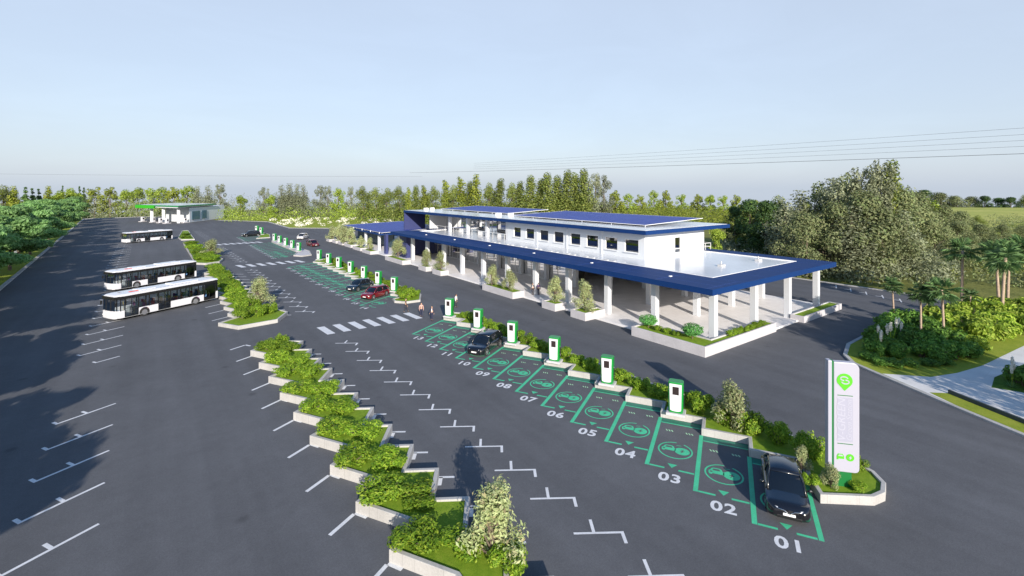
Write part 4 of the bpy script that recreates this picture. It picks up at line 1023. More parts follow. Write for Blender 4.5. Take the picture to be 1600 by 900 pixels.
g = MB(); g.box(62.2, 62.3, 43.36, 43.6, 6.5, 8.7); g.box(63.8, 63.9, 43.36, 43.6, 6.5, 8.7); g.box(62.3, 63.8, 43.36, 43.6, 7.0, 7.08); g.build('frame', M['rail'], wd)
g = MB(); g.box(56.2, 69, 44.2, 75, ZW0+0.02, ZW0+0.05); g.box(60, 60.1, 44.2, 75, ZW0, ZW1-0.05); bpart(g, 'inner_room', M['soffit'])
for a, b in WY:
    for o_ in (0.1, 1.4):
        g = MB(); g.box(50.25, 50.75, a+o_, a+o_+0.9, 6.02, 6.16); bpart(g, 'deck_vent', M['soffit'], bevel=0.02)
# slender pilasters between windows
for y in (51.5, 59.3, 67.1):
    g = MB(); g.box(55.18, 55.297, y-0.15, y+0.15, ZW0, ZW1); bpart(g, 'pilaster', M['plaster'])
# terrace part: columns, set-back glazing, balustrade
for y in (76.5, 83.8, 91.6, 99.6):
    g = MB(); g.box(55.3, 55.95, y-0.33, y+0.33, ZW0, ZW1); bpart(g, 'terrace_column', M['column'], bevel=0.02)
g = MB(); g.add([(59.8, 76.2, ZW0), (59.8, 109.2, ZW0), (59.8, 109.2, ZW1), (59.8, 76.2, ZW1)], [(0, 1, 2, 3)]); bpart(g, 'terrace_window', M['dark_glass'])
g = MB()
for k in range(12): g.box(59.74, 59.86, 76.2+3*k-0.05, 76.2+3*k+0.05, ZW0, ZW1)
g.box(59.74, 59.86, 76.2, 109.2, 8.5, 8.58); bpart(g, 'terrace_frame', M['rail'])
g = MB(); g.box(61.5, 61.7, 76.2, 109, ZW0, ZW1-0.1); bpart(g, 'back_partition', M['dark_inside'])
g = MB()
for k in range(9): g.tube([(55.1, 77+4*k, ZW0), (55.1, 77+4*k, ZW0+1.05)], 0.03, 6)
g.tube([(55.1, 76.5, ZW0+1.05), (55.1, 109, ZW0+1.05)], 0.035, 6); g.tube([(55.1, 76.5, ZW0+0.55), (55.1, 109, ZW0+0.55)], 0.02, 6); bpart(g, 'balustrade', M['rail'])
for k, y in enumerate((79.5, 87, 95)):
    g = MB(); g.box(57.2, 58.2, y, y+2.6, 6.5, 6.58); g.box(57.25, 57.33, y+0.1, y+0.2, 6.04, 6.5); g.box(58.05, 58.13, y+2.4, y+2.5, 6.04, 6.5); g.box(57.0, 57.1, y, y+2.6, 6.04, 6.9); bpart(g, 'terrace_bench', M['rail'])
# blue end wall
g = MB(); g.box(53.7, 59.8, 121, 121.3, 3.0, 9.7); bpart(g, 'end_wall', M['navy'])
g = MB(); g.box(60.2, 70, 109.5, 121.2, 3.0, 6.0); bpart(g, 'lower_block', M['plaster'])
# upper roof
g = MB(); g.box(53.6, 75, 41.9, 121.3, 9.7, 10.25); bpart(g, 'roof', M['blue'])
g = MB(); g.box(53.9, 74.7, 42.2, 121, 10.2, 10.29); bpart(g, 'roof_membrane', M['deck'])
def solar(x0, x1, y0, y1, z0, z1, parent, off):
    g = MB(); L = math.hypot(x1-x0, z1-z0)
    g.box(0, L, 0, y1-y0, -0.05, 0.0); o = g.build('solar_array', M['solar'], parent)
    o.location = Vector((x0, y0, z0))-off; o.rotation_euler = (0, -math.atan2(z1-z0, x1-x0), 0)
    f = MB(); n = int((y1-y0)/6)
    for k in range(n+1):
        y = 0.1+(y1-y0-0.3)*k/n
        f.box(0.05, 0.13, y, y+0.08, -(z0-10.29) if z0 > 8 else -0.35, -0.05)
    f.build('mounting_frame', M['rail'], o)
    f = MB(); ring(f, (-0.05, L+0.05, -0.05, y1-y0+0.05), (0.0, L, 0.0, y1-y0), -0.06, 0.012); f.build('array_edge', M['rail'], o)
solar(59.2, 74.2, 46.3, 80, 10.55, 11.05, BL, B0)
solar(62.5, 74.2, 86, 117, 10.6, 11.15, BL, B0)
for x, y in ((57.5, 83), (58.5, 84.3), (60.5, 82.6), (58.2, 118), (60.4, 118.8)):
    g = MB(); g.box(x, x+1.1, y, y+0.7, 10.29, 10.85); bpart(g, 'roof_unit', M['rail'], bevel=0.03)
# access railing at the back of the deck
g = MB(); pts = [(70.3, 44.2), (73.2, 44.2), (73.2, 46.5), (73.2, 49)]
for x, y in pts+[(71.7, 44.2)]: g.tube([(x, y, 6.05), (x, y, 7.15)], 0.04, 6)
for z in (6.6, 7.15): g.tube([(x, y, z) for x, y in pts], 0.035, 6)
bpart(g, 'railing', M['rail'])
# two satellite vents on the deck
for x, y in ((58, 33.5), (66.5, 33)):
    g = MB(); g.box(x, x+0.9, y, y+0.6, 6.04, 6.3); g.tube([(x+0.4, y+0.3, 6.3), (x+0.4, y+0.3, 6.7)], 0.08, 8); bpart(g, 'deck_vent', M['soffit'], bevel=0.02)

# planters along the station front
def rect(x0, x1, y0, y1): return [(x0, y0), (x1, y0), (x1, y1), (x0, y1)]
for r_, lab, hh in [(rect(41.7, 43.9, 56.2, 64.3), 'long pale concrete planter with a pair of small trees at the forecourt edge', 0.95),
                    (rect(41.9, 43.9, 47.2, 49.9), 'cube shaped pale planter with one small tree', 0.95),
                    ([(41.8, 41.6), (45.3, 41.6), (45.3, 43.0), (43.9, 43.0), (43.9, 44.2), (41.8, 44.2)], 'stepped pale planter with one tree beside a front column', 0.95),
                    ([(41.8, 34.6), (41.9, 25.85), (56.0, 25.85), (56.0, 27.0), (44.7, 27.0), (44.4, 34.6)], 'corner planter wrapping the station corner with clipped bushes', 1.0),
                    (rect(62.2, 73.45, 25.5, 27.1), 'low white grass planter at the right end of the forecourt', 0.75),
                    (rect(41.7, 43.6, 95, 104.5), 'pale planter with the wide tree before the blue block', 0.9),
                    (rect(42.0, 43.8, 84.7, 88.0), 'small cube planter with a slim tree, second right of the blue block', 0.9),
                    (rect(42.1, 43.8, 78.9, 82.2), 'small cube planter with a slim tree, third right of the blue block', 0.9)]:
    island('planter', r_, lab, hh, 0.2, 'planter', M['planter'], drop=0.12)
for j, (y0, y1, x) in enumerate([(114.6, 120.3, 42.0), (122.5, 128.5, 42.3), (131, 136.5, 42.6), (138.5, 142.5, 42.6), (144, 147.5, 42.5), (149.5, 153, 42.2)]):
    island('planter', rect(x, x+2.1, y0, y1), 'pale planter in the row before the solar carport, %s from the right' % ORD[j], 0.8, 0.2, 'planter', M['planter'])
def make_ball(seed, r=0.6, n=900):
    t = thing('topiary', '', 'shrub'); place('foliage', leaf_mesh('foliage', [(0, 0, r*1.15, r*1.3, r*1.3, r*0.75), (r*.4, 0, r*0.9, r*.9, r*.9, r*.5)], n*2, 0.12, M['leaf_ball'], seed, shell=0.7), t)
    g = MB(); g.tube([(0, 0, -0.2), (0.02, 0, r*1.1)], [0.05, 0.035], 6); g.build('trunk', M['bark'], t); return t
put('ball', lambda: make_ball(1), 'mop-headed green topiary at the left end of the corner planter', (43.2, 33.4, 0.88), 0, 1.25)
put('ball', lambda: make_ball(1), 'mop-headed green topiary by the corner column', (43.6, 28.3, 0.88), 1, 1.35)
for j, y in enumerate((32.2, 31.0, 29.9)):
    put('h%d' % j, hedge(j), 'small round bush between the two topiaries, %s from the left' % ORD[j], (43.2, y, 0.85), j, 0.62)
for j, x in enumerate((47.6, 48.9, 50.2, 51.5, 52.8, 54.0)):
    put('h%d' % (j % 4), hedge(j % 4), 'small round bush in the side arm of the corner planter, %s from the corner' % ORD[j], (x, 26.5, 0.85), j, 0.68, 'round bushes in the side arm of the corner planter')

# solar carport left of the station
SC0 = Vector((55, 134, 0)); SCT = thing('solar_carport', 'blue solar roofed carport at the left end of the station', 'carport', SC0)
def sp(g, name, m, **kw): o = g.build(name, m, SCT, **kw); o.location = -SC0; return o
g = MB(); g.prism(rect(43.9, 66, 110, 153), -0.05, 0.18); sp(g, 'floor_slab', M['slab'])
g = MB(); g.box(45.6, 66, 117.5, 151, 4.25, 4.6); sp(g, 'roof', M['blue'])
for x in (46.4, 56, 65):
    for y in (120.2, 130, 140, 149.5):
        g = MB(); g.box(x-0.3, x+0.3, y-0.3, y+0.3, 0.18, 4.26); sp(g, 'column', M['column'])
g = MB(); g.box(51, 51.3, 122, 150, 0.18, 4.2); sp(g, 'back_wall', mat('teal_panel', (0.03, 0.07, 0.10), 0.3))
g = MB(); g.box(45.0, 45.6, 112.2, 113.4, 0, 4.9); sp(g, 'blue_fin', M['navy'])
solar(46.3, 65.6, 118.2, 150.2, 4.85, 5.3, SCT, SC0)
for y in (118.3, 124.5, 131, 138):
    g = MB(); g.box(45.66, 45.80, y, y+0.16, 4.6, 5.05); sp(g, 'bracket', M['rail'])

# ------------------------------------------------------------------ fuel station far away
FP = Vector((8.5, 285, 0)); FS = thing('fuel_station', 'distant white fuel station with a green edged canopy', 'building', FP)
def fp(g, name, m, parent=None, **kw):
    o = g.build(name, m, parent or FS, **kw)
    if parent is None: o.location = -FP
    return o
N_, L__, R__ = Vector((8.4, 268)), Vector((-6.6, 298)), Vector((24.6, 296)); K_ = L__+R__-N_
def lerp(a, b, t): return a+(b-a)*t
def fq(u, v): return N_+(L__-N_)*u+(R__-N_)*v          # u towards the left corner, v towards the right corner
g = MB(); g.prism([fq(0, 0), fq(1, 0), fq(1, 1), fq(0, 1)], 7.2, 7.75); fp(g, 'canopy', M['plaster'])
g = MB(); g.prism([fq(-.03, -.02), fq(1.03, -.02), fq(1.03, 1.03), fq(-.03, 1.03)], 7.75, 8.25); fp(g, 'canopy_edge', mat('canopy_green', (0.02, 0.22, 0.07), 0.4))
g = MB(); a, b = fq(0.55, -0.035), fq(1.04, -0.035); c = fq(1.04, 0.12); g.prism([a, b, c, fq(0.55, 0.05)], 6.7, 8.2); fp(g, 'canopy_sign', mat('sign_panel_green', (0.03, 0.33, 0.01), 0.4))
g = MB(); g.sheet([fq(0.0, 0.0), fq(1, 0), fq(1, 1), fq(0, 1)], 8.27); fp(g, 'canopy_top', M['deck'])
for u, v in ((0.75, 0.1), (0.45, 0.1), (0.08, 0.1), (0.75, 0.6), (0.08, 0.6)):
    p = fq(u, v); g = MB(); g.box(p.x-0.6, p.x+0.6, p.y-0.6, p.y+0.6, 0, 7.2); fp(g, 'column', M['column'])
g = MB(); g.prism([fq(0.0, 0.30), fq(0.0, 1.35), fq(0.6, 1.35), fq(0.6, 0.30)], 0, 6.9); fp(g, 'shop_wall', M['plaster'])
for v0, v1 in ((0.36, 0.58), (0.64, 0.78)):
    g = MB(); g.prism([fq(-0.012, v0), fq(-0.012, v1), fq(0.02, v1), fq(0.02, v0)], 1.2, 5.2); fp(g, 'shop_window', mat('shop_pane', (0.07, 0.14, 0.2), 0.1))
for k, (u, v) in enumerate(((0.9, 0.02), (0.62, 0.02), (0.42, 0.0), (0.22, -0.04), (0.02, 0.2))):
    p = fq(u, v); t = thing('fuel_pump', 'white fuel pump under the far canopy, %s from the left' % ORD[k], 'fuel pump', (p.x, p.y, 0), 0.8)
    g = MB(); g.box(-1.6, 1.6, -0.8, 0.8, 0, 0.25); g.build('island_base', M['planter'], t)
    g = MB(); g.box(-0.7, 0.7, -0.4, 0.4, 0.25, 2.3); g.build('cabinet', M['ch_white'], t, bevel=0.05)
    g = MB(); g.box(-0.45, 0.45, -0.42, -0.40, 1.2, 1.9); g.build('screen', M['screen'], t)

# ------------------------------------------------------------------ tall sign
a_, b_ = Vector((28.62, 10.62)), Vector((29.58, 9.50)); rt = (b_-a_).normalized(); mid = (a_+b_)/2
SW = (b_-a_).length
S = thing('pylon_sign', 'tall white pylon sign with a green pin emblem on a green foot', 'sign', (mid.x, mid.y, 0), math.atan2(rt.y, rt.x))
hw = SW/2
g = MB(); g.box(-hw*0.72, hw*0.55, -0.02, 0.22, 0.2, 1.25); g.build('foot', M['sign_dark_green'], S, bevel=0.01)
def rrect(x0, x1, z0, z1, rtop, rbot, n=6):
    P = [(x0, z0)]
    for k in range(n+1): a = R(-90+90*k/n); P.append((x1-rbot+rbot*math.cos(a), z0+rbot+rbot*math.sin(a)))
    for k in range(n+1): a = R(90*k/n); P.append((x1-rtop+rtop*math.cos(a), z1-rtop+rtop*math.sin(a)))
    P.append((x0, z1)); return P
def slab_xz(g, P, y0, y1, mi=0):
    n = len(P); vs = [(x, y0, z) for x, z in P]+[(x, y1, z) for x, z in P]
    g.add(vs, [tuple(range(n)), tuple(range(2*n-1, n-1, -1))]+[(i, n+i, n+(i+1) % n, (i+1) % n) for i in range(n)], mi)
ZB, ZT = 1.15, 6.95
g = MB(); slab_xz(g, rrect(-hw*0.62, hw, ZB, ZT-0.06, 0.32, 0.22), -0.10, 0.26); g.build('board', M['sign_white'], S, fix=True, bevel=0.03)
g = MB(); g.box(-hw, -hw*0.74, -0.12, 0.28, ZB+0.05, ZT); g.build('edge_post', M['sign_white'], S, bevel=0.03)
g = MB(); g.box(-hw*0.745, -hw*0.615, -0.08, 0.24, ZB-0.02, ZT-0.02); g.build('edge_stripe', M['sign_dark_green'], S)
face = -0.104; fx = lambda u: -hw*0.62+(hw*1.62)*u
def on_face(g, P, dy=0.0, mi=0, th=0.012):
    slab_xz(g, P, face-dy-th, face-dy, mi)
g = MB(); cx, cz, r = fx(0.42), 5.95, 0.37
P = [(cx+r*math.cos(R(a)), cz+r*math.sin(R(a))) for a in range(-35, 216, 12)]+[(cx, cz-r*1.45)]
on_face(g, P); em = g.build('pin_emblem', M['sign_green'], S, fix=True)
g = MB()
for s in (1, -1):
    arc = [(cx-s*0.03+0.17*math.cos(R(a)), cz+0.02+s*0.085+0.10*math.sin(R(a))) for a in range(0, 271, 30)]
    if s < 0: arc = [(2*cx-x, 2*(cz+0.02)-z) for x, z in [(cx-0.03+0.17*math.cos(R(a)), cz+0.02+0.085+0.10*math.sin(R(a))) for a in range(0, 271, 30)]]
    for (xa, za), (xb, zb_) in zip(arc, arc[1:]):
        d = Vector((xb-xa, zb_-za)).normalized(); n = Vector((-d.y, d.x))*0.03
        on_face(g, [(xa-n.x, za-n.y), (xb-n.x, zb_-n.y), (xb+n.x, zb_+n.y), (xa+n.x, za+n.y)], 0.012)
g.build('emblem_line', M['sign_white'], em, fix=True)
g = MB()
for z in (5.15, 2.62): on_face(g, [(fx(0.14), z), (fx(0.74), z), (fx(0.74), z+0.035), (fx(0.14), z+0.035)])
g.build('green_rule', M['sign_dark_green'], S, fix=True)
g = MB(); on_face(g, [(fx(0.14), 2.75), (fx(0.74), 2.75), (fx(0.74), 5.05), (fx(0.14), 5.05)], -0.008); g.build('text_panel', mat('sign_panel_grey', (0.31, 0.315, 0.40), 0.4), S, fix=True)
for txt, u, size, bold, sh in (('V-GREEN', 0.30, 0.56, 0.0, 0.2), ('Green Station', 0.60, 0.38, 0.0, 0.3)):
    me = text_mesh(txt, size, M['sign_emboss'], bold, shear=sh, extrude=0.0); o = place('lettering', me, S)
    o.location = (fx(u), face-0.010, 3.88); o.rotation_euler = (R(90), R(-90), 0)
g = MB(); cx, cz = fx(0.28), 1.92                   # little car and plug emblem
on_face(g, [(cx+x, cz+z) for x, z in [(-0.20, -0.13), (-0.12, -0.13), (-0.12, -0.08), (0.14, -0.08), (0.14, 0.06), (0.08, 0.18), (-0.14, 0.18), (-0.20, 0.06)]])
on_face(g, [(cx+0.42+0.19*math.cos(R(a)), cz+0.02+0.19*math.sin(R(a))) for a in range(0, 360, 20)])
em = g.build('charge_emblem', M['sign_green'], S, fix=True)
g = MB(); on_face(g, [(cx+x*0.9, cz+z*0.9) for x, z in [(-0.16, 0.07), (0.10, 0.07), (0.06, 0.15), (-0.12, 0.15)]], 0.012)
on_face(g, [(cx+0.42+x, cz+0.02+z) for x, z in [(0.05, 0.12), (-0.08, -0.02), (-0.01, -0.02), (-0.04, -0.12), (0.09, 0.02), (0.02, 0.02)]], 0.012); g.build('emblem_line', M['sign_white'], em, fix=True)

# ------------------------------------------------------------------ trees
def make_tree(seed, hgt, r, leafm, n, size, shape='round', trunk=0.3, name='tree', bark='bark', base=0.25, aspect=0.6, nlimb=14, droop=0.0):
    t = thing(name, '', 'tree'); rq = random.Random(seed); cl = []; g = MB()
    for k in range(nlimb*2):
        h = rq.random(); a = rq.uniform(0, 6.28)
        if shape == 'round': z = hgt*(base+(0.95-base)*h); q = r*math.sqrt(max(0.06, 1-(2*h-0.85)**2*0.85))*rq.uniform(0.25, 0.85); s = r*0.33*rq.uniform(0.7, 1.2); sz = s*0.85
        elif shape == 'umbrella': z = hgt*(base+(0.93-base)*h); q = r*(0.45+0.55*math.sin(math.pi*min(1, 0.25+h*0.75)))*rq.uniform(0.2, 0.95); s = r*0.34*rq.uniform(0.7, 1.2); sz = s*0.42
        elif shape == 'column': z = hgt*(base+(0.96-base)*h); q = r*(1-0.75*h**1.6)*rq.uniform(0.05, 0.55); s = r*(0.62-0.38*h)*rq.uniform(0.8, 1.2); sz = s*1.6
        elif shape == 'cone': z = hgt*(base+(0.96-base)*h); q = r*(1-h)*rq.uniform(0.3, 0.7); s = r*(0.55-0.42*h); sz = s*1.1
        else: z = hgt*(base+(0.95-base)*h); q = r*(1-0.35*h)*rq.uniform(0.2, 0.95); s = r*0.27*rq.uniform(0.6, 1.3); sz = s*1.0
        c = (q*math.cos(a), q*math.sin(a), z); cl.append((*c, s, s, sz))
        if k < nlimb: g.tube([(0, 0, max(hgt*0.12, z*0.55)), (c[0]*0.45, c[1]*0.45, z*0.82), c], [trunk*0.35, trunk*0.22, trunk*0.06], 5)
    g.tube([(0, 0, -0.4), (0.02*hgt*0.3, 0, hgt*0.25), (0, 0.01*hgt, hgt*0.55), (0, 0, hgt*0.88)], [trunk*1.15, trunk*0.9, trunk*0.6, trunk*0.12], 8)
    place('crown', leaf_mesh('crown', cl, n, size, M[leafm], seed, aspect=aspect, shell=0.45, droop=droop), t)
    g.build('trunk', M[bark], t); return t
TK = {
 'street0': lambda: make_tree(31, 11.5, 5.0, 'leaf_street', 13000, 0.48, 'umbrella', 0.22, 'street_tree', base=0.33),
 'street1': lambda: make_tree(32, 11.0, 4.9, 'leaf_street', 13000, 0.48, 'umbrella', 0.22, 'street_tree', base=0.31),
 'olive0': lambda: make_tree(41, 20, 7.0, 'leaf_olive', 6000, 0.6, 'round', 0.35, 'olive_green_tree', base=0.12),
 'olive1': lambda: make_tree(42, 20, 5.0, 'leaf_olive', 5000, 0.6, 'column', 0.3, 'olive_green_tree', base=0.10),
 'yellow0': lambda: make_tree(43, 20, 4.4, 'leaf_yellow', 2600, 0.8, 'column', 0.28, 'yellow_green_tree', base=0.12),
 'yellow1': lambda: make_tree(44, 16, 6.0, 'leaf_yellow', 2400, 0.8, 'loose', 0.28, 'yellow_green_tree', base=0.2),
 'fresh0': lambda: make_tree(45, 18, 6.6, 'leaf_fresh', 3000, 0.85, 'round', 0.3, 'fresh_green_tree', base=0.08),
 'fresh1': lambda: make_tree(46, 17, 6.0, 'leaf_fresh', 2200, 0.8, 'loose', 0.25, 'fresh_green_tree', base=0.15),
 'grey0': lambda: make_tree(47, 20, 5.2, 'leaf_grey', 5000, 0.58, 'column', 0.28, 'grey_green_tree', base=0.05),
 'grey1': lambda: make_tree(48, 20, 6.4, 'leaf_grey', 3800, 0.58, 'loose', 0.25, 'grey_green_tree', base=0.12),
 'dark0': lambda: make_tree(49, 18, 3.0, 'leaf_dark', 1900, 0.8, 'cone', 0.25, 'conifer', base=0.06),
 'dark1': lambda: make_tree(50, 15, 5.6, 'leaf_dark', 5500, 0.55, 'round', 0.3, 'dark_tree', base=0.02),
 'brown0': lambda: make_tree(51, 12, 6.2, 'leaf_brown', 7000, 0.46, 'round', 0.25, 'brown_green_tree', base=0.02),
}
def tree(kind, x, y, hgt, label, group=None, wide=1.0, base_h=None):
    bh = {'street0': 11.5, 'street1': 11, 'yellow1': 16, 'fresh0': 18, 'fresh1': 17, 'dark0': 18, 'dark1': 15, 'brown0': 12}.get(kind, 20)
    s = hgt/bh; z_ = gz(x, y); s = (hgt-z_)/bh; return put(kind, TK[kind], label, (x, y, z_-0.1), rnd.uniform(0, 6.28), (s*wide, s*wide, s), group)
# row along the left verge
sy_ = [11, 21, 33, 45, 58, 71, 84, 97, 109, 121, 134, 148, 163, 180, 198, 218, 240, 265, 292, 318]
for j, y in enumerate(sy_):
    tree('street%d' % (j % 2), LK(y)-(2.5 if y > 62 else 3.3)+rnd.uniform(-.5, .5), y, (12.4 if y > 62 else 11.6)+rnd.uniform(-.8, .8), 'green street tree in the row on the left verge, %s from the near end' % ORD[j], 'street trees along the left verge', 1.05)
for j, y in enumerate([90, 108, 127, 147, 170, 195, 225, 260, 300]):
    tree('street%d' % ((j+1) % 2), LK(y)-11.5+rnd.uniform(-1, 1), y, 11.2+rnd.uniform(-1, 1), 'green tree of the second row behind the left verge, %s from the near end' % ORD[j], 'second row of trees behind the left verge', 1.15)
KIND = {'olive0': 'broad olive green tree', 'olive1': 'tall olive green tree', 'yellow0': 'slender yellow green tree', 'yellow1': 'loose yellowish tree', 'fresh0': 'rounded fresh green tree',
        'fresh1': 'airy light green tree', 'grey0': 'feathery grey green tree', 'grey1': 'sparse grey green tree', 'dark0': 'dark pointed conifer', 'dark1': 'dark bushy tree', 'brown0': 'brownish bushy tree'}
def belt(items, where, group):
    cnt = {}
    for kind, px, top, dist, wide in sorted(items, key=lambda q: q[1]):
        cnt[kind] = cnt.get(kind, 0)+1; x, y, _ = bearing(px, dist)
        tree(kind, x, y, elev(top, dist), '%s %s from the left %s' % (ORD[cnt[kind]-1], KIND[kind], where), group, wide)
belt([('olive0', 5, 290, 260, 1.0), ('yellow0', 22, 291, 262, 1.1), ('dark0', 40, 289, 250, 1.2), ('dark0', 50, 291, 255, 1.1), ('dark0', 60, 292, 260, 1.1), ('yellow0', 76, 291, 270, 1.0), ('dark0', 98, 287, 300, .7), ('fresh0', 92, 298, 290, 1.0),
      ('fresh0', 112, 294, 300, .9), ('dark0', 124, 288, 330, .8), ('dark0', 131, 290, 330, .9), ('yellow1', 148, 292, 390, 1.1), ('yellow1', 172, 292, 385, 1.0), ('fresh0', 198, 296, 380, 1.0), ('fresh0', 215, 293, 375, 1.1), ('fresh1', 238, 295, 380, 1.1), ('fresh1', 256, 293, 385, 1.1), ('yellow1', 272, 292, 380, 1.1),
      ('fresh1', 292, 291, 380, 1.2), ('grey0', 308, 291, 380, 1.2), ('grey0', 325, 290, 380, 1.2), ('grey1', 344, 287, 330, .9), ('fresh0', 376, 305, 330, 1.1)], 'beyond the far left end of the lot', 'trees beyond the far left of the lot')
belt([('grey1', 412, 292, 300, .8), ('fresh0', 424, 304, 262, .9), ('grey0', 440, 289, 270, 1.2), ('grey0', 452, 287, 270, 1.2), ('grey0', 464, 288, 272, 1.1), ('grey0', 474, 289, 275, 1.1), ('grey1', 500, 289, 290, .8), ('grey1', 512, 290, 292, .8), ('fresh1', 528, 294, 285, .9), ('grey1', 548, 291, 290, .7),
      ('olive0', 568, 291, 250, .9), ('olive0', 588, 293, 250, .9), ('olive0', 604, 294, 245, .9), ('olive0', 624, 291, 245, .9), ('yellow0', 639, 293, 225, .8), ('olive1', 650, 291, 240, 1.2), ('yellow0', 662, 290, 240, 1.0), ('olive0', 676, 291, 245, .8), ('yellow0', 696, 282, 235, 1.1), ('olive0', 708, 289, 235, .8), ('yellow0', 720, 277, 235, 1.1),
      ('olive1', 733, 285, 240, 1.1), ('yellow0', 744, 273, 235, 1.1), ('olive0', 764, 286, 240, .8), ('olive1', 780, 281, 240, 1.3), ('olive0', 800, 286, 235, .8), ('olive1', 812, 285, 235, 1.3), ('olive1', 828, 276, 230, 1.3), ('olive1', 844, 281, 230, 1.3), ('olive1', 856, 272, 225, 1.3), ('olive1', 872, 276, 228, 1.3), ('olive1', 886, 268, 225, 1.2),
      ('olive1', 900, 272, 225, 1.2), ('olive1', 913, 266, 222, 1.2), ('grey1', 930, 270, 222, .7), ('grey1', 944, 273, 222, .7), ('yellow1', 962, 297, 260, 1.0), ('fresh1', 980, 303, 300, 1.1), ('yellow1', 1000, 304, 330, 1.1), ('fresh1', 1022, 298, 330, .9), ('yellow1', 1040, 297, 330, .9), ('fresh1', 1065, 304, 340, 1.1), ('yellow1', 1090, 303, 340, 1.1), ('fresh0', 1110, 304, 330, 1.0), ('fresh1', 1130, 306, 320, 1.1), ('yellow1', 1150, 304, 320, 1.0)],
     'in the belt behind the station', 'trees in the belt behind the station')
belt([('fresh0', 1118, 351, 105, .8), ('dark1', 1148, 324, 125, 1.0), ('dark1', 1172, 314, 118, 1.0), ('dark1', 1196, 316, 108, 1.0), ('yellow1', 1186, 312, 120, 1.0), ('olive0', 1214, 306, 122, .9), ('grey0', 1226, 312, 98, 1.5), ('grey0', 1250, 298, 104, 1.5), ('olive0', 1276, 286, 108, .8), ('grey0', 1296, 280, 106, 1.3), ('grey1', 1310, 276, 98, .9), ('olive0', 1326, 272, 106, .7),
      ('grey1', 1344, 262, 98, .8), ('grey1', 1362, 258, 98, .7), ('grey1', 1376, 250, 97, .6), ('olive1', 1388, 256, 99, .9), ('brown0', 1340, 306, 92, 1.0), ('brown0', 1398, 298, 112, 1.0), ('brown0', 1420, 304, 125, 1.1), ('brown0', 1300, 322, 90, .9), ('brown0', 1260, 338, 88, .9), ('grey0', 1330, 322, 88, 1.7), ('brown0', 1378, 330, 90, 1.0), ('fresh0', 1446, 308, 150, 1.0), ('brown0', 1440, 322, 118, 1.1), ('grey0', 1410, 330, 95, 1.8), ('brown0', 1470, 324, 150, 1.2), ('brown0', 1500, 332, 160, 1.2), ('olive0', 1530, 336, 170, 1.2), ('brown0', 1460, 346, 110, 1.2), ('brown0', 1495, 350, 120, 1.2), ('brown0', 1530, 352, 130, 1.2), ('brown0', 1565, 352, 140, 1.2), ('brown0', 1600, 354, 140, 1.2), ('brown0', 1630, 352, 140, 1.2), ('brown0', 1550, 372, 105, 1.1), ('brown0', 1590, 374, 110, 1.1), ('brown0', 1500, 376, 98, 1.1)],
     'in the big thicket right of the station', 'trees in the thicket right of the station')
belt([('dark1', 1395, 306, 420, 1.0), ('fresh0', 1420, 303, 430, 1.0), ('dark1', 1445, 298, 430, 1.1), ('brown0', 1470, 303, 430, 1.3), ('brown0', 1495, 308, 430, 1.4), ('brown0', 1515, 309, 440, 1.3), ('dark1', 1538, 307, 430, 1.2), ('dark1', 1560, 310, 430, 1.3), ('dark1', 1580, 309, 420, 1.2), ('olive0', 1600, 304, 420, 1.0), ('dark1', 1625, 307, 420, 1.2)],
     'along the far edge of the right field', 'trees along the far edge of the right field')
# big trees standing beside the lot just outside the picture; their shade falls across it
for j, (x, y, h_) in enumerate([(47.0, -4.5, 13.0), (52.5, -3.5, 11.5), (50, -12, 15)]):
    tree(['olive0', 'dark1'][j % 2], x, y, h_, ['broad tree shading the lane right of the sign', 'dark tree shading the garden path', 'tallest broad tree by the lane right of the sign'][j], None, 1.1)

# ------------------------------------------------------------------ scrub, hedgerows, flowers (uncountable growth)
def scrub(name, label, cat, spots, leafm, seed, n_per, size):
    rq = random.Random(seed); cl = [(x, y, z, r, r, rz) for x, y, z, r, rz in spots]
    o = place(name, leaf_mesh(name, cl, n_per*len(cl), size, M[leafm], seed, shell=0.6)); tag(o, label, cat, None, 'stuff'); return o
rq = random.Random(77)
def field_spots(px0, px1, d0, d1_, n, r0, r1, hz):
    out = []
    for _ in range(n):
        d = d0*(d1_/d0)**rq.random(); px = rq.uniform(px0, px1); x, y, _z = bearing(px, d)
        if x < 94 and -40 < y < 194 and x > LK(y)-3: continue
        r = rq.uniform(r0, r1)*(0.6+d/250); out.append((x, y, r*hz*0.3, r, r*hz))
    return out
scrub('scrub', 'rough brown green scrub covering the slope right of the station', 'scrub', field_spots(1180, 1750, 78, 240, 260, 1.8, 3.6, 0.75), 'leaf_brown', 5, 170, 0.55)
scrub('scrub', 'mixed grey green undergrowth filling the foot of the right thicket', 'scrub', field_spots(1130, 1480, 80, 130, 110, 1.6, 3.2, 1.0), 'leaf_grey', 6, 200, 0.5)
scrub('scrub', 'low olive bushes among the brown scrub on the right', 'scrub', field_spots(1250, 1750, 85, 200, 80, 1.2, 2.6, 0.8), 'leaf_olive', 8, 150, 0.5)
scrub('scrub', 'yellow green scrub beyond the station roof', 'scrub', field_spots(960, 1180, 190, 320, 110, 2.5, 4.5, 0.7), 'leaf_yellow', 7, 110, 0.9)
scrub('scrub', 'pale green scrub beyond the far end of the lot', 'scrub', field_spots(345, 960, 235, 330, 190, 2.4, 4.6, 0.8), 'leaf_fresh', 9, 110, 0.8)
scrub('scrub', 'grey green scrub among the far trees', 'scrub', field_spots(130, 960, 250, 400, 200, 2.8, 5.2, 1.15), 'leaf_grey', 10, 110, 0.9)
scrub('scrub', 'dark undergrowth below the tree belt behind the station', 'scrub', field_spots(560, 960, 215, 250, 90, 3.2, 5.2, 1.7), 'leaf_olive', 12, 130, 0.8)
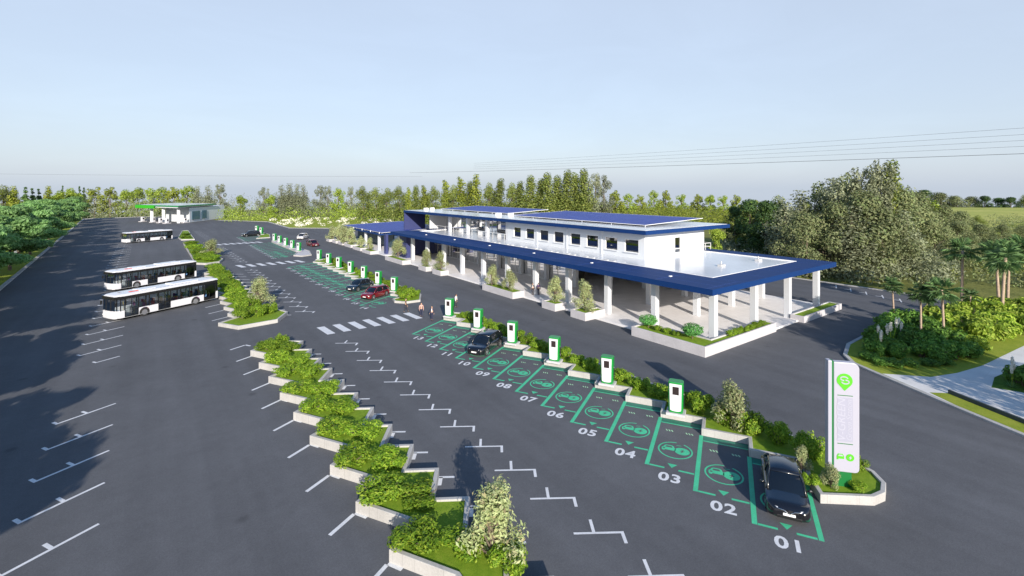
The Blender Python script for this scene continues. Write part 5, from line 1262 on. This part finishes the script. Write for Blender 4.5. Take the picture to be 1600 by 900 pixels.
fl = [(*bearing(rq.uniform(425, 620), rq.uniform(205, 255))[:2], 0.6, rq.uniform(0.8, 2.2), 0.7) for _ in range(50)]
scrub('flower_patch', 'patch of white blossom on the grass bank at the far end', 'flowers', [s for s in fl if not (s[0] < 44 and s[1] < 258)], 'leaf_grey', 13, 60, 0.5).data.materials[0] = M['petal']
g = MB(); fx0 = [bearing(1395, 190), bearing(1800, 150), bearing(1900, 400), bearing(1380, 420)]; g.sheet(fx0, -0.06); struct(g.build('field', M['field']))

# ------------------------------------------------------------------ garden: palms, bushes, yuccas
def make_palm(seed, hgt=7.0, r=2.1, lean=0.3):
    t = thing('palm_tree', '', 'palm tree'); rq = random.Random(seed); g = MB()
    pts = [(lean*(k/8)**1.5, 0, -0.3+(hgt+0.3)*k/8) for k in range(9)]
    g.tube(pts, [0.20, 0.17, 0.155, 0.145, 0.14, 0.135, 0.13, 0.13, 0.15], 9); g.build('trunk', M['pale_bark'], t, smooth=True)
    V = []; Fc = []; top = Vector((lean, 0, hgt))
    for k in range(30):
        az = rq.uniform(0, 6.28); el = R(rq.uniform(-50, 80)); st = 0.50*r*rq.uniform(0.8, 1.1)
        dirv = Vector((math.cos(az)*math.cos(el), math.sin(az)*math.cos(el), math.sin(el)))
        hub = top+dirv*st+Vector((0, 0, -0.05)); side = dirv.cross(Vector((0, 0, 1))).normalized(); nn = side.cross(dirv).normalized()
        i = len(V); wv = 0.015; V += [tuple(top+side*wv), tuple(top-side*wv), tuple(hub-side*wv), tuple(hub+side*wv)]; Fc.append((i, i+1, i+2, i+3))
        for s in range(15):              # fan of blades
            a = R(-110+220*s/14+rq.uniform(-5, 5)); ln = r*0.56*rq.uniform(0.85, 1.1)*(0.75+0.25*math.cos(a))
            bd = (dirv*math.cos(a)+side*math.sin(a)).normalized(); tip = hub+bd*ln+Vector((0, 0, -0.20*ln*rq.uniform(0.6, 1.5))); midp = hub+bd*ln*0.55+nn*0.03
            wd = bd.cross(nn).normalized()*0.038*r/2
            i = len(V); V += [tuple(hub), tuple(midp-wd), tuple(tip), tuple(midp+wd)]; Fc += [(i, i+1, i+2), (i, i+2, i+3)]
    me = D.meshes.new('crown'); me.from_pydata(V, [], Fc); me.materials.append(M['leaf_palm']); place('crown', me, t)
    return t
def palm(kind, px, base_py, top_py, label, rz=0.0):
    d = F*H/(base_py-HY); x, y, _ = bearing(px, d); h_ = elev(top_py, d)
    put('palm%d' % kind, lambda: make_palm(60+kind), label, (x, y, 0.1), rz, h_*0.93/7.0)
palm(0, 1397, 508, 443, 'slim palm at the left edge of the garden bed', 2.2)
palm(1, 1439, 533, 455, 'shorter palm left of the front pair', 0.4)
palm(2, 1450, 512, 462, 'small palm standing behind the front pair', 1.4)
palm(0, 1475, 540, 449, 'front palm with a straight slender trunk', 1.0)
palm(1, 1503, 480, 386, 'tall leaning palm behind the bushes', 3.6)
palm(2, 1514, 508, 460, 'low full palm rising from the bright bushes', 5)
palm(2, 1561, 492, 392, 'left trunk of the tall palm cluster at the right edge', 2.0)
palm(0, 1565, 508, 396, 'front trunk of the tall palm cluster at the right edge', 5.2)
palm(1, 1574, 488, 388, 'rear trunk of the tall palm cluster at the right edge', 3.9)
palm(0, 1606, 492, 384, 'palm cut by the right edge of the view', 1.2)
def gbush(kind, px, py, s, label, group=None, sz=1.0):
    d = F*H/(py-HY); x, y, _ = bearing(px, d); put(kind[0], kind[1], label, (x, y, 0.12), rnd.uniform(0, 6), (s, s, s*sz), group)
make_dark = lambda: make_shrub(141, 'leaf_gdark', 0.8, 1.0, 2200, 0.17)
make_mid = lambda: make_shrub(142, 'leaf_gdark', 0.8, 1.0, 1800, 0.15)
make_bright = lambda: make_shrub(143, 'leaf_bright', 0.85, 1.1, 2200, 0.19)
k = 0
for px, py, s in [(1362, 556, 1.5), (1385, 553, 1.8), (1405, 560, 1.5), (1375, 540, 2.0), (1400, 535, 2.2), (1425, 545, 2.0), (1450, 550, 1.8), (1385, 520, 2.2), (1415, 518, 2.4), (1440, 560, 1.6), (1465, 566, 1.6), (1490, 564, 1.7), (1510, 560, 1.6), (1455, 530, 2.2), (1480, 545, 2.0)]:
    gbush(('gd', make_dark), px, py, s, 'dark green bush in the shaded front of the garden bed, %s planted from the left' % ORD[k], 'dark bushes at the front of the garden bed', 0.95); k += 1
k = 0
for px, py, s in [(1480, 518, 2.6), (1500, 525, 2.4), (1520, 535, 2.4), (1540, 530, 2.4), (1510, 510, 2.6), (1535, 512, 2.8), (1560, 525, 2.4), (1585, 520, 2.6), (1605, 515, 2.6), (1580, 505, 2.8), (1550, 505, 2.8), (1600, 500, 2.8), (1525, 552, 1.5)]:
    gbush(('gb', make_bright), px, py, s, 'bright yellow green bush by the palms in the garden bed, %s planted from the left' % ORD[k], 'bright bushes around the palms', 0.95); k += 1
for j, (px, py, s) in enumerate([(1352, 562, 1.2), (1378, 573, 1.2), (1400, 576, 1.2), (1425, 575, 1.1), (1450, 574, 1.1), (1475, 572, 1.0)]):
    gbush(('gm', make_mid), px, py, s, 'low edging shrub along the kerb of the garden bed, %s from the left' % ORD[j], 'edging shrubs of the garden bed', 0.55)
def make_yucca(seed):
    t = thing('yucca', '', 'plant'); rq = random.Random(seed); V = []; Fc = []
    for k in range(60):
        az = rq.uniform(0, 6.28); el = R(rq.uniform(5, 80)); ln = rq.uniform(0.5, 0.8); d = Vector((math.cos(az)*math.cos(el), math.sin(az)*math.cos(el), math.sin(el))); s = d.cross(Vector((0, 0, 1))).normalized()*0.025
        i = len(V); V += [tuple(s), tuple(-s), tuple(d*ln)]; Fc.append((i, i+1, i+2))
    me = D.meshes.new('leaves'); me.from_pydata(V, [], Fc); me.materials.append(M['leaf_street']); place('leaves', me, t)
    g = MB()
    for k in range(3): x, y = rq.uniform(-.35, .35), rq.uniform(-.35, .35); g.tube([(0, 0, 0), (x, y, 1.3+0.25*k)], 0.02, 5)
    g.build('stalk', M['leaf_hedge'], t)
    rq = random.Random(seed); cl = []
    for k in range(60): rq.uniform(0, 6.28), rq.uniform(5, 80), rq.uniform(.5, .8)
    for k in range(3): x, y = rq.uniform(-.35, .35), rq.uniform(-.35, .35); cl.append((x, y, 1.40+0.25*k, 0.09, 0.09, 0.34))
    place('blossom', leaf_mesh('blossom', cl, 420, 0.11, M['petal'], seed, shell=0.5), t); return t
for j, (px, py, s, l) in enumerate([(1375, 557, 1.25, 'white flowering yucca at the left of the garden bed'), (1391, 551, 1.5, 'tallest white flowering yucca in the garden bed'), (1407, 540, 1.2, 'white flowering yucca behind the tallest one'), (1581, 608, 1.1, 'white flowering yucca on the small lawn by the path')]):
    gbush(('yu', lambda: make_yucca(9)), px, py, s, l)
for j, (px, py, s) in enumerate([(1588, 600, 1.3), (1602, 606, 1.6)]):
    gbush(('gd', make_dark), px, py, s, ['dark bush beside the yucca on the small lawn', 'dark bush at the right edge on the small lawn'][j])

# ------------------------------------------------------------------ overhead wires
def wire(pts, r, label):
    P = []
    for (pa, da, ya), (pb, db, yb) in zip(pts, pts[1:]):
        a = Vector((*bearing(pa, da)[:2], elev(ya, da))); b = Vector((*bearing(pb, db)[:2], elev(yb, db)))
        for k in range(12):
            t = k/12; p = a.lerp(b, t); p.z -= 4*t*(1-t)*0.6; P.append(p)
    P.append(b); g = MB(); g.tube(P, r, 5); tag(g.build('power_line', M['wire'], None), label, 'power line', 'overhead power lines')
wire([(1700, 140, 236.5), (640, 420, 270)], 0.08, 'lowest and darkest overhead wire over the right of the picture')
for k, (ya, yb) in enumerate([(224, 264), (214, 261), (204, 258), (193, 255)]):
    wire([(1700, 150, ya), (740, 420, yb)], 0.045, 'thin overhead wire, %s above the darkest one' % ORD[k])
wire([(-60, 420, 271), (660, 460, 276)], 0.07, 'faint overhead wire above the far trees on the left')
